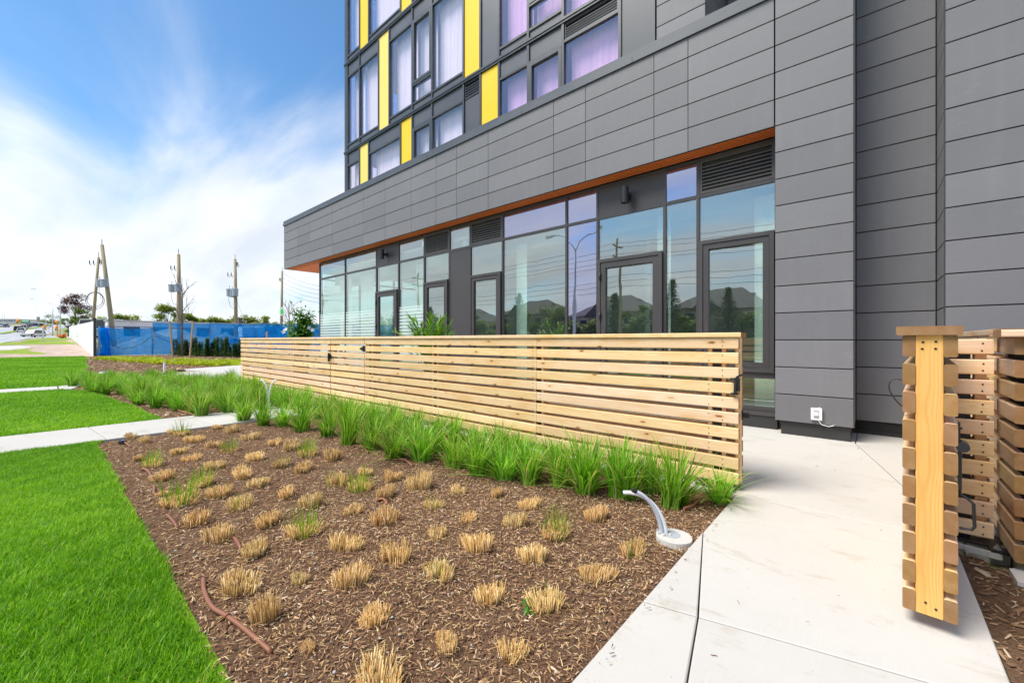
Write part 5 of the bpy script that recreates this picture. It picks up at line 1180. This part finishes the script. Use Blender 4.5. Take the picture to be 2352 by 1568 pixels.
pl2 = E('block_pallet', (-48.2, 18.4, 1.0), 'low pallet of pale blocks with two leaning poles behind the mesh', 'pallet'); MB().box(-.8, .8, -1.3, 1.3, -1.0, .0).build('stand', 'container_blue', pl2); MB().box(-.6, .6, -1.1, 1.1, .002, .34).build('blocks', 'stone_pale', pl2)
MB().tube([(0, -.3, .34), (-.1, -.75, 1.5)], .04, 8).build('leaning_pole', 'conduit_white', pl2); MB().tube([(0, .2, .34), (.0, -.05, 1.75)], .04, 8).build('leaning_pole', 'conduit_white', pl2)
cn = E('shipping_container', (-54, 23, .2), 'long blue shipping container behind the mesh', 'container'); mb = MB().box(-1.2, 1.2, -6, 6, 0, 2.6); mb.build('body', 'container_blue', cn)
for k in range(22): MB().box(1.201, 1.245, -5.8 + k * .54, -5.55 + k * .54, .12, 2.5).build('rib', 'container_blue', cn)
p = PDg(300, 52); 
bo = E('short_post', PDg(790 / 2.352 + 0, 44), 'short black timber post with small lamp behind the blue fence', 'post'); bo.location = PDg(551, 44)
bar('post', 'bark', bo, 3.6, .28, .28, (0, 0, 1.7), 'z'); MB().tube([(-.35, -.2, 2.75), (-.35, -.2, 2.95)], .1, 10).build('lamp', 'hydrant_white', bo)
# ================================================================== POLES, STREET, FAR THINGS
def rel(p, o): return Vector(p) - Vector(o)
def utility_pole(u0, v0, u1, d, label, cans=(), arms=(), r=.17, coil=None, steel=False, u2=None):
    """top pixel (u0,v0), pixel column u1 at the fence top, camera depth d; cans at picture rows"""
    top = PD(u0, v0, d); at = PD(u1, 742, d); k = (top.z - tz(at.x)) / (top.z - at.z); base = top.lerp(at, k); base.z -= .1
    o = E('utility_pole', base, label, 'utility pole', 'wooden utility poles'); ax = top - base
    MB().tube([(0, 0, 0), ax * .5, ax], [r * 1.25, r * 1.05, r * .8], 12).build('pole', 'pole_wood', o, True)
    MB().tube([ax, ax + Vector((0, 0, .55))], .035, 6).build('top_pin', 'galvanised', o)
    px = Vector((RT[0], RT[1], 0)) * (d / F)
    def at_row(v): t = (PD(u0, v, d).z - base.z) / ax.z; return ax * t
    for v, off in cans:
        c = at_row(v) + px * off + Vector((-FW[0], -FW[1], 0)) * .35 * (1 if abs(off) < 6 else .2)
        h = d / F * 17
        q = MB().tube([c - Vector((0, 0, h * .5)), c + Vector((0, 0, h * .42)), c + Vector((0, 0, h * .46)), c + Vector((0, 0, h * .5))], [.28, .30, .33, .30], 16).build('transformer', 'grey_can', o)
        MB().tube([c + Vector((0, 0, h * .5)), c + Vector((0, 0, h * .5 + .35))], .03, 6).build('bushing', 'galvanised', q); MB().tube([c, at_row(v)], .05, 6).build('bracket', 'galvanised', o)
    for v, l, sz in arms:
        c = at_row(v); e = c + px * l; MB().tube([c, e], .03, 6).build('bracket_arm', 'galvanised', o)
        for f in (.55, 1.0):
            s_ = c.lerp(e, f); MB().tube([s_ + Vector((0, 0, -.28)), s_ + Vector((0, 0, .1))], .045, 6).build('cutout_switch', 'wire_black', o)
            MB().tube([s_ + Vector((0, 0, -.28)), s_ + Vector((0, 0, -.45)) + px * 2, s_ + Vector((0, 0, -.2)) + px * 4], .018, 5).build('jumper_wire', 'wire_black', o)
    for v, off in cans[:1]:
        c = at_row(v) + px * off; MB().tube([c + Vector((0, 0, .3)), c + px * -3 + Vector((0, 0, -.8)), c + px * 2 + Vector((0, 0, -1.6)), at_row(v + 38)], .016, 5).build('jumper_wire', 'wire_black', o)
    if coil:
        c = at_row(coil); mb = MB()
        for rr_, tl in ((1.0, .0), (.85, .1)): mb.tube([c + Vector((0, 0, -.0)) + Vector((RT[0], RT[1], 0)) * (rr_ * math.cos(a)) + Vector((0, 0, rr_ * .9 * math.sin(a) + tl)) for a in [i * 6.2832 / 28 for i in range(29)]], .028, 6, cap=False)
        mb.build('cable_coil', 'wire_black', o)
    return o, base + ax
poles = [utility_pole(234, 562, 256.5, 40, 'thick wooden utility pole leaning left over the hoarding end, with transformer', [(651, 3)], [(598, -9, 1)], .17)[1],
         utility_pole(226.5, 591, 213.5, 44, 'thin wooden utility pole with a coil of cable, leaning right', [(651, 9)], [(600, -20, 1)], .13, coil=690)[1],
         utility_pole(410, 584, 412.5, 42, 'wooden utility pole with two grey transformers behind the staked tree', [(662, -15), (662, 4)], [(612, -18, 1)], .18)[1],
         utility_pole(409, 630, 408, 47, 'thin secondary pole standing right behind the twin-transformer pole', [], [], .12)[1],
         utility_pole(540, 595, 542, 46, 'wooden utility pole with a cluster of three grey transformers', [(672, -13), (674, -6), (672, 4)], [(628, -17, 1), (604, 6, 1)], .17)[1],
         utility_pole(648, 622, 646.5, 58, 'slim wooden utility pole with a bright green tag near the building corner', [], [(640, -6, 1)], .16)[1]]
tagp = PD(647.5, 715, 57.6); o = E('pole_tag', tagp, 'bright green oval tag on a white plate on the slim pole', 'sign'); o.rotation_euler.z = math.atan2(.6577, .7533)
MB().box(-.3, .3, -.02, .02, -.58, .58).build('plate', 'hydrant_white', o); m = MB().prism([(.2 * math.cos(a), .42 * math.sin(a)) for a in [i * .3142 for i in range(20)]], .021, .03); m.v = [(x, -z, y) for x, y, z in m.v]; m.build('tag', 'tag_green', o)
def wire(a, c, sag, label, r=.014, n=14):
    P = [a.lerp(c, i / n) - Vector((0, 0, sag * 4 * (i / n) * (1 - i / n))) for i in range(n + 1)]
    return T(MB().tube(P, r, 4, cap=False).build('overhead_wire', 'wire_black'), label, 'wire', 'overhead wires')
for k in range(5): wire(poles[5] + Vector((0, 0, -.3 - .62 * k)), PD(760, 660 + k * 9.5, 40), .35, 'thin overhead wire running from the slim pole past the building corner')
wire(poles[0] + Vector((0, 0, -5.5)), PD(310, 745, 46), .1, 'thin guy wire slanting down from the leaning pole', .012); wire(poles[4] + Vector((0, 0, -4)), PD(566, 745, 44), .1, 'thin guy wire slanting down from the three-transformer pole', .012)

def street_lamp(u, vt, d, armpx, label):
    base = PDg(u, d); top = PD(u, vt, d).z; o = E('street_lamp', base, label, 'street lamp', 'grey street lamps'); h = top - base.z
    MB().tube([(0, 0, -.1), (0, 0, h)], [.13, .08], 10).build('pole', 'lamp_steel', o, True); px = Vector((RT[0], RT[1], 0)) * (d / F)
    e = px * -armpx; P = [Vector((0, 0, h)) + e * t + Vector((0, 0, abs(armpx) * d / F * .27 * (1 - (1 - t) ** 2))) for t in (0, .2, .4, .6, .8, .93)]; MB().tube(P, [.06, .055, .05, .045, .04, .04], 8).build('arm', 'lamp_steel', o, True)
    q = P[-1]; MB().tube([q, q + px * (-armpx * .09) + Vector((0, 0, .0))], [.10, .14], 8).build('lamp_head', 'lamp_steel', o)
    MB().box(-.22, .22, -.22, .22, -.1, .25).build('footing', 'far_concrete', o); return o
street_lamp(138.5, 680, 94, 64, 'tall grey street lamp nearest the end of the hoarding'); street_lamp(121, 700, 117, 50, 'grey street lamp beside the traffic signal')
street_lamp(105.5, 719, 164, 25, 'grey street lamp beyond the traffic signal'); street_lamp(132, 722, 178, 14, 'short-armed grey street lamp behind the signal pole')
for u, vt, d, a in ((5, 719, 250, 8), (11, 715, 262, 12), (18, 724, 285, 8), (30, 727, 320, 8), (37, 722, 330, 10), (-6, 716, 240, 12), (46, 725, 345, 9)): street_lamp(u, vt, d, a, 'distant grey street lamp along the far hill of the road')
# signal
d = 122; o = E('traffic_signal', PDg(131.5, d), 'traffic signal mast with yellow heads and green street sign over the road', 'traffic signal'); b0 = PDg(131.5, d); px = Vector((RT[0], RT[1], 0)) * (d / F); vz = lambda v: PD(0, v, d).z - b0.z
MB().tube([(0, 0, -.1), (0, 0, vz(735))], [.16, .12], 10).build('pole', 'lamp_steel', o, True); MB().tube([Vector((0, 0, vz(746))), px * -82 + Vector((0, 0, vz(737)))], [.09, .05], 8).build('mast_arm', 'lamp_steel', o)
for off, v in ((-85.5, 738), (1.6, 741.5), (1.6, 754), (-26, 752)):
    c = px * off + Vector((0, 0, vz(v))) - Vector(FW) * .3
    q = MB().box(c.x - .3, c.x + .3, c.y - .3, c.y + .3, c.z - .65, c.z + .65).build('signal_head', 'traffic_yellow', o)
    for k in (-1, 0, 1): MB().tube([c + Vector((-FW[0] * .42, -FW[1] * .42, k * .4)), c + Vector((-FW[0] * .46, -FW[1] * .46, k * .4))], .15, 10).build('lens', 'signal_red' if k == 1 else 'car_dark', q)
c = px * -73 + Vector((0, 0, vz(738.3))); MB().tube([c - px * 9, c + px * 9], .35, 4).build('street_sign', 'sign_green', o)

# cars
def make_car(kind, paint):
    L_, W, H_ = {'suv': (4.75, 1.85, 1.7), 'sedan': (4.6, 1.8, 1.45), 'van': (5.0, 1.95, 2.0)}[kind]
    o = bpy.data.objects.new('car', None); COL.objects.link(o)
    hb = {'suv': .95, 'sedan': .88, 'van': 1.05}[kind]; a = L_ / 2; w_ = W / 2
    prof = [(-a, .35), (-a - .02, .62), (-a + .06, hb - .04), (-a * .55, hb + .02), (a * .48, hb), (a * .9, hb - .16), (a, .62), (a - .02, .34)]
    mb = MB(); n = len(prof)
    for s_, k in ((-1, 1.), (1, 1.)): pass
    vs = []
    for y, ins in ((-w_ + .10, .0), (-w_, 0.), (w_, 0.), (w_ - .10, 0.)):
        for i, (x, z) in enumerate(prof): vs.append((x * (.985 if abs(y) < w_ - .01 else .97), y, z + (.0 if abs(y) < w_ - .01 else -.05 * (z > .7))))
    fs = [(j * n + i, j * n + (i + 1) % n, (j + 1) * n + (i + 1) % n, (j + 1) * n + i) for j in range(3) for i in range(n)] + [tuple(range(n - 1, -1, -1)), tuple(range(3 * n, 4 * n))]
    mb.add(vs, fs); mb.build('body', paint, o)
    cab = {'suv': [(-a + .12, hb), (-a + .38, H_ - .06), (-.2, H_), (.55, H_ - .04), (1.25, hb)], 'sedan': [(-a + .55, hb), (-a + 1.25, H_ - .05), (-.2, H_), (.35, H_ - .04), (1.15, hb)], 'van': [(-a + .06, hb), (-a + .12, H_ - .05), (0, H_), (1.1, H_ - .08), (1.85, hb)]}[kind]
    def cabin(sc, zc, y): return [(x * 1., y * (1 - .16 * (z - hb) / (H_ - hb)), z + zc) for x, z in cab]
    m_ = len(cab); vs = cabin(1, 0, -w_ + .08) + cabin(1, 0, w_ - .08)
    mb = MB().add(vs, [(i, (i + 1) % m_, m_ + (i + 1) % m_, m_ + i) for i in range(m_)] + [tuple(range(m_ - 1, -1, -1)), tuple(range(m_, 2 * m_))]); mb.build('windows', 'car_glass', o)
    tops = [p for p in cab[1:-1]]; k = len(tops); vs = [(x, y * (1 - .16 * (z - hb) / (H_ - hb)) * 1.0, z + dz) for y in (-w_ + .07, w_ - .07) for dz in (-.05, .025) for x, z in tops]
    mb = MB()
    for i in range(k - 1): q = [i, i + 1]; mb.add([vs[k + i], vs[k + i + 1], vs[3 * k + i + 1], vs[3 * k + i], vs[i], vs[i + 1], vs[2 * k + i + 1], vs[2 * k + i]], [(0, 3, 2, 1), (0, 1, 5, 4), (2, 3, 7, 6), (1, 2, 6, 5), (3, 0, 4, 7)])
    mb.build('roof', paint, o)
    mb = MB()
    for i in (0, m_ - 2, m_ // 2):
        for y in (-1, 1):
            (x0, z0), (x1, z1) = (cab[0], cab[1]) if i == 0 else ((cab[-1], cab[-2]) if i == m_ - 2 else ((.05, hb), (.0, H_ - .03)))
            f = lambda z: y * ((w_ - .08) * (1 - .16 * (z - hb) / (H_ - hb)) + .008); mb.tube([(x0, f(z0), z0), (x1, f(z1), z1)], .035, 5)
    mb.build('pillars', paint, o)
    for x in (-a * .62, a * .62):
        for y in (-1, 1):
            t = MB().tube([(x, y * (w_ - .20), .33), (x, y * (w_ + .02), .33)], .33, 18).build('wheel', 'black_rubber', o); MB().tube([(x, y * (w_ + .021), .33), (x, y * (w_ + .03), .33)], .2, 12).build('rim', 'galvanised', t)
    for y in (-1, 1):
        MB().box(-a - .035, -a + .05, y * (w_ - .28) - .14, y * (w_ - .28) + .14, .68, .84).build('tail_light', 'tail_red', o); MB().box(a - .09, a + .005, y * (w_ - .30) - .18, y * (w_ - .30) + .18, .60, .73).build('headlight', 'hydrant_white', o)
    MB().box(-a * 1.01, a * 1.0, -w_ * .9, w_ * .9, .22, .36).build('underbody', 'black_rubber', o); return o
ra = math.atan2(-.0515, 1)          # heading of the road
def put(car, u, v, rz, label, group='cars on the road'):
    p = GT(u, v); car.location = p; car.rotation_euler = (0, 0, rz); T(car, label, 'car', group); return car
sl = math.atan2(10.6, 294)
put(make_car('suv', 'car_silver'), 77, 773.6, R(-41 - 1.5 + 8), 'silver beige estate car turning broadside across the junction', None)
cars = [('sedan', 'car_white', 49.5, 762.9, 'white sedan heading up the road behind the turning estate car'), ('suv', 'car_dark', 41.7, 759.6, 'dark car next to the grassy median'), ('sedan', 'car_grey', 48.5, 757, 'grey car following along the median'), ('suv', 'car_white', 55, 755, 'white suv in the queue up the hill'),
        ('sedan', 'car_dark', 60.5, 752.4, 'black sedan in the queue up the hill'), ('suv', 'car_grey', 65.5, 750.8, 'grey suv in the queue up the hill'), ('sedan', 'car_dark', 71, 749.2, 'dark sedan high on the hill'), ('van', 'car_blue', 82, 749.5, 'dark blue van high on the hill'), ('suv', 'car_dark', 96, 749.3, 'black suv at the crest near the street lamps'),
        ('suv', 'car_white', 2.6, 750, 'white suv coming down beyond the median'), ('sedan', 'car_white', 8, 750.5, 'white sedan coming down beyond the median'), ('sedan', 'car_blue', 14, 751, 'blue sedan coming down beyond the median')]
for k, p, u, v, lb in cars:
    c = put(make_car(k, p), u, v, 0, lb); c.rotation_euler = (0, -sl if u > 30 else sl, math.pi + ra if u > 30 else ra)
# barrels, utility cabinet
def barrel(u, v, lying, label):
    p = GT(u, v); o = E('traffic_barrel', p, label, 'barrel', 'orange traffic barrels'); q = [MB().tube([(0, 0, 0), (0, 0, .1)], [.42, .40], 16).build('base', 'black_rubber', o), MB().tube([(0, 0, .1), (0, 0, 1.0)], [.32, .26], 16).build('barrel', 'orange_plastic', o)]
    for z in (.35, .65): MB().tube([(0, 0, z), (0, 0, z + .13)], [.312 - .06 * (z - .1), .305 - .06 * (z - .1)], 16, cap=False).build('white_band', 'hydrant_white', o)
    if lying: o.rotation_euler = (R(82), 0, R(40)); o.location.z += .35
barrel(148.5, 775.5, 0, 'upright orange traffic barrel at the foot of the hoarding'); barrel(143.5, 776, 1, 'orange traffic barrel lying on its side in the verge')
p = GT(112.5, 770.5); o = E('road_sign', p, 'small white sign on a thin post beside the signal', 'sign'); MB().tube([(0, 0, -.1), (0, 0, 2.6)], .05, 8).build('post', 'lamp_steel', o); q = Vector((RT[0], RT[1], 0)); MB().tube([q * -.05 + Vector((0, 0, 2.2)) - Vector(FW) * .08, Vector((0, 0, 2.2)) - Vector(FW) * .11], .45, 4).build('sign_plate', 'hydrant_white', o)
p = GT(98.5, 783); o = E('marker_post', p, 'pale marker post standing in the grass verge', 'post'); MB().tube([(0, 0, -.1), (0, 0, 2.3)], .09, 8).build('post', 'lamp_steel', o); MB().tube([(0, 0, 2.3), (0, 0, 2.36)], .1, 8).build('post_cap', 'hydrant_white', o)

# trees
def leaf_tree(name, base, H_, R_, mat, label, group, seed, leaf=.3, n=2600, trunk='bark', z0=.25, gap=.0):
    r = np.random.default_rng(seed); o = E(name, base, label, 'tree', group, r.uniform(0, 6)); mb = MB(); mb.tube([(0, 0, -.2), (.05, 0, H_ * .3), (0, .1, H_ * .62)], [H_ * .022 + .04, H_ * .017 + .02, .04], 8)
    pts = []; K = 16
    for i in range(K):
        a = i * 2.4 + r.uniform(-.4, .4); q = R_ * r.uniform(.25, .78); z = H_ * r.uniform(z0 + .12, .92); q *= math.sqrt(max(.1, 1 - ((z / H_ - .55) / .5) ** 2)); c = np.array([q * math.cos(a), q * math.sin(a), z]); s_ = R_ * r.uniform(.22, .42)
        mb.tube([(0, 0, H_ * min(.5, .2 + .3 * z / H_)), (c[0] * .5, c[1] * .5, (H_ * .3 + z) / 2), tuple(c)], [.07, .045, .015], 5)
        m_ = n // K; d = r.normal(0, 1, (m_, 3)); d /= np.linalg.norm(d, axis=1)[:, None]; pts.append(c + d * (s_ * r.random((m_, 1)) ** .45) * np.array([1, 1, .75]))
    link('crown', leaf_cloud('crown', np.concatenate(pts), leaf, mat, seed + 1, .2, .7), o); mb.build('trunk', trunk, o, True); return o
def conifer(base, H_, R_, label, group, seed, n=3200):
    r = np.random.default_rng(seed); o = E('spruce_tree', base, label, 'tree', group); MB().tube([(0, 0, -.2), (0, 0, H_)], [H_ * .02 + .06, .02], 8).build('trunk', 'bark', o, True)
    pts = []; mb = MB(); nb_ = 90
    for i in range(nb_):
        t = i / nb_; z = H_ * (.08 + .9 * t); a = i * 2.4 + r.uniform(-.3, .3); l = R_ * (1 - t) ** .85 * r.uniform(.7, 1.12) + .1; e = np.array([l * math.cos(a), l * math.sin(a), z - l * .18]); s_ = np.array([0, 0, z]); k = n // nb_
        tt = r.random((k, 1)) ** .7; pts.append(s_ + (e - s_) * tt + r.normal(0, .10 + .05 * l, (k, 3)) * np.array([1, 1, .5])); mb.tube([tuple(s_), tuple(e)], [.03, .01], 4)
    link('crown', leaf_cloud('crown', np.concatenate(pts), .34, 'tree_dark', seed, .3, .35), o); mb.build('branches', 'bark', o); return o
leaf_tree('copper_beech', PDg(173, 128), 13.2, 4.6, 'tree_copper', 'dark red copper beech rising behind the white hoarding', None, 301, .42, 3600, z0=.12)
leaf_tree('green_tree', PDg(187, 118), 8.6, 3.2, 'tree_green', 'pale green tree in front of the copper beech', None, 303, .36, 2600, z0=.1); leaf_tree('green_tree', PDg(157, 112), 5.8, 1.9, 'tree_green', 'yellow-green bush tree by the far end of the hoarding', None, 305, .3, 1500, z0=.05)
FT = [(268, 96, 5.6, 2.6), (294, 100, 5.5, 4.2), (385, 84, 7.0, 2.9), (425, 90, 5.8, 2.6), (462, 98, 4.9, 3.2), (484, 92, 5.2, 2.8), (518, 95, 4.9, 2.6), (560, 88, 5.0, 3.4), (590, 86, 5.3, 3.0), (625, 92, 4.8, 2.8), (680, 85, 4.6, 2.4), (712, 88, 4.4, 2.4), (240, 105, 5.0, 3)]
for i, (u, d, h, rr_) in enumerate(FT): leaf_tree('green_tree', PDg(u, d), h, rr_, 'tree_spring', 'rounded pale green tree in the row beyond the construction site', 'trees beyond the site', 320 + 2 * i, .5, 2200, z0=.08)
leaf_tree('green_tree', PDg(117, 230), 7, 5, 'tree_green', 'low green tree on the far verge behind the street lamps', None, 361, .5, 1500, z0=.05)
# van / bus roof behind the hoarding end and low buildings far away
vn = make_car('van', 'car_white'); vn.location = PDg(262, 62); vn.location.z += .6; vn.scale = (1.5, 1.3, 1.5); vn.rotation_euler.z = R(55); T(vn, 'white van parked on the site, its roof just showing over the blue fence', 'van')
def block(u0, u1, vt, d, depth, mat, label, name='far_building', win='far_glass', rows=2, cols=6):
    a, c = PDg(u0, d), PDg(u1, d); z = PD(u0, vt, d).z; o = E(name, ((a.x + c.x) / 2, (a.y + c.y) / 2, a.z), label, 'building'); L_ = (c - a).length; h = z - a.z; o.rotation_euler.z = math.atan2(.6577, .7533)
    MB().box(-L_ / 2, L_ / 2, 0, depth, -1, h).build('wall', mat, o); MB().box(-L_ / 2 - .3, L_ / 2 + .3, -.4, depth + .3, h + .01, h + .5).build('roof', 'far_concrete', o)
    for r_ in range(rows):
        for k in range(cols): w_ = L_ / cols; MB().box(-L_ / 2 + w_ * (k + .12), -L_ / 2 + w_ * (k + .88), -.08, -.01, h * (r_ + .2) / rows, h * (r_ + .82) / rows).build('window', win, o)
block(-30, 35, 733, 420, 30, 'far_concrete', 'long pale office block with blue glass on the far hill', rows=3, cols=12); block(66, 88, 738, 400, 20, 'far_concrete', 'low building with blue glass beyond the junction', cols=4)
o = E('pylon_sign', PDg(88, 330), 'tall grey pylon sign standing by the far road', 'sign'); z = PD(0, 727.5, 330).z - o.location.z; MB().box(-.4, .4, -.4, .4, -.5, z).build('post', 'far_concrete', o); MB().box(-1.1, 1.1, -.9, .9, z * .55, z).build('panel', 'grey_can', o)
block(208, 250, 741, 88, 10, 'far_concrete', 'low flat-roofed building behind the hoarding end', cols=5, rows=1); block(278, 300, 743, 92, 8, 'wall_brick_far', 'low brown-roofed building behind the trees beyond the site', cols=4, rows=1)

# across the street, seen mirrored in the shopfront: houses, trees, pole and double street lamp
def house(x, y, wd, dp, eh, rh, mat, label, rz=0.):
    o = E('house', (x, y, 0), label, 'house', 'houses across the street', rz); a, b_ = wd / 2, dp / 2
    MB().box(-a, a, -b_, b_, -.2, eh).build('wall', mat, o)
    MB().add([(-a - .5, -b_ - .5, eh), (a + .5, -b_ - .5, eh), (a + .5, b_ + .5, eh), (-a - .5, b_ + .5, eh), (-a * .35, 0, eh + rh), (a * .35, 0, eh + rh)], [(0, 1, 5, 4), (1, 2, 5), (2, 3, 4, 5), (3, 0, 4), (3, 2, 1, 0)]).build('roof', 'roof_shingle', o)
    MB().add([(-a * .2 - 2.2, b_ + .55, eh - .2), (-a * .2 + 2.2, b_ + .55, eh - .2), (-a * .2, b_ + .55, eh + rh * .62), (-a * .2, 0, eh + rh * .62), (-a * .2 - 2.2, 0, eh - .2), (-a * .2 + 2.2, 0, eh - .2)], [(0, 1, 2), (0, 2, 3, 4), (1, 5, 3, 2)]).build('gable', 'roof_shingle', o)
    MB().box(a * .5, a * .5 + .6, -.3, .3, eh + .5, eh + rh * .75).build('chimney', 'wall_brick_far', o)
    for z in ((1.0, 2.3), (3.6, 4.8)):
        for k in (-.62, -.2, .25, .65): q = MB().box(a * k - .6, a * k + .6, b_ + .01, b_ + .07, *z).build('window', 'hydrant_white', o); MB().box(a * k - .5, a * k + .5, b_ + .071, b_ + .08, z[0] + .1, z[1] - .1).build('pane', 'car_glass', q)
    MB().box(a * .02 - .5, a * .02 + .5, b_ + .012, b_ + .06, 0, 2.1).build('door', 'bark', o)
for i, (x, y, wd, eh, m_) in enumerate(((-14, -44, 11, 5.2, 'wall_brick_far'), (-29, -45, 12, 5.3, 'wall_beige_far'), (-46, -46, 11, 5.2, 'wall_brick_far'), (-64, -47, 12, 5.4, 'wall_beige_far'), (-84, -48, 12, 5.2, 'wall_brick_far'), (4, -44, 12, 5.3, 'wall_beige_far'))):
    house(x, y, wd, 10, eh, 2.9, m_, ['brick house with dark hip roof across the street', 'beige house with dark hip roof across the street'][i % 2])
for i, (x, y, h, r_) in enumerate(((-21.5, -36, 6.0, 2.6), (-37, -38, 6.6, 3.2), (-40, -36, 5.4, 2.6), (-55, -38, 6.4, 3.4), (-60, -37, 5, 3), (-72, -39, 7.2, 3.8), (-78, -38, 6, 3.2), (-92, -40, 7.5, 4), (-102, -42, 7, 4), (-114, -42, 8, 4.5), (-9, -36, 4.6, 2.4), (-31, -36.5, 4.4, 2.6), (-48, -37, 4.5, 2.8), (-66, -37, 4.8, 3), (-15.5, -35, 4.2, 2.6), (-34.5, -36, 5.2, 2.8), (-27.5, -35.5, 4.2, 2.4), (-52, -36, 5, 3), (-86, -38, 5.5, 3.5), (-124, -43, 8, 5), (-45, -35, 3.6, 2.4), (-5, -36, 5, 2.6))): leaf_tree('green_tree', (x, y, 0), h, r_, 'tree_green', 'leafy green garden tree across the street', 'garden trees across the street', 400 + 2 * i, .42, 2400, z0=.05)
for i, (x, y, h, r_) in enumerate(((-18.2, -35.5, 8.6, 2.5), (-25, -36, 7.6, 2.3), (-44, -38, 8.8, 2.5), (-68, -39, 8.2, 2.5), (-12, -37, 7.4, 2.2))): conifer((x, y, 0), h, r_, 'dark spruce tree across the street', 'spruces across the street', 440 + i)
o = E('double_street_lamp', (-19.4, -17.0, 0), 'street lamp with two curved arms in the road median', 'street lamp'); MB().tube([(0, 0, 0), (0, 0, 9.2)], [.14, .08], 10).build('pole', 'lamp_steel', o, True)
for sg in (-1, 1):
    MB().tube([(0, 0, 9.2), (sg * .5, 0, 9.9), (sg * 1.4, 0, 10.3), (sg * 2.4, 0, 10.4)], .05, 8).build('arm', 'lamp_steel', o, True); MB().tube([(sg * 2.3, 0, 10.4), (sg * 3.1, 0, 10.4)], [.12, .17], 8).build('lamp_head', 'lamp_steel', o)
UPX = [-95, -58, -21, 16]
for i, x in enumerate(UPX):
    o = E('utility_pole', (x, -29.5, 0), 'tall wooden utility pole with crossarms across the street', 'utility pole', 'utility poles across the street'); MB().tube([(0, 0, -.2), (0, 0, 12.5)], [.2, .13], 10).build('pole', 'pole_wood', o, True)
    for z in (11.6, 10.4): MB().box(-.06, .06, -1.2, 1.2, z - .07, z + .07).build('crossarm', 'pole_wood', o)
for k, (z, dy) in enumerate(((11.7, -1.1), (11.7, 1.1), (10.5, -1.1), (10.5, 1.1), (8.6, 0), (8.0, 0), (7.4, 0))):
    for a, c in zip(UPX, UPX[1:]): wire(Vector((a, -29.5 + dy, z)), Vector((c, -29.5 + dy, z)), .7, 'overhead wire strung between the poles across the street', .02, 10)
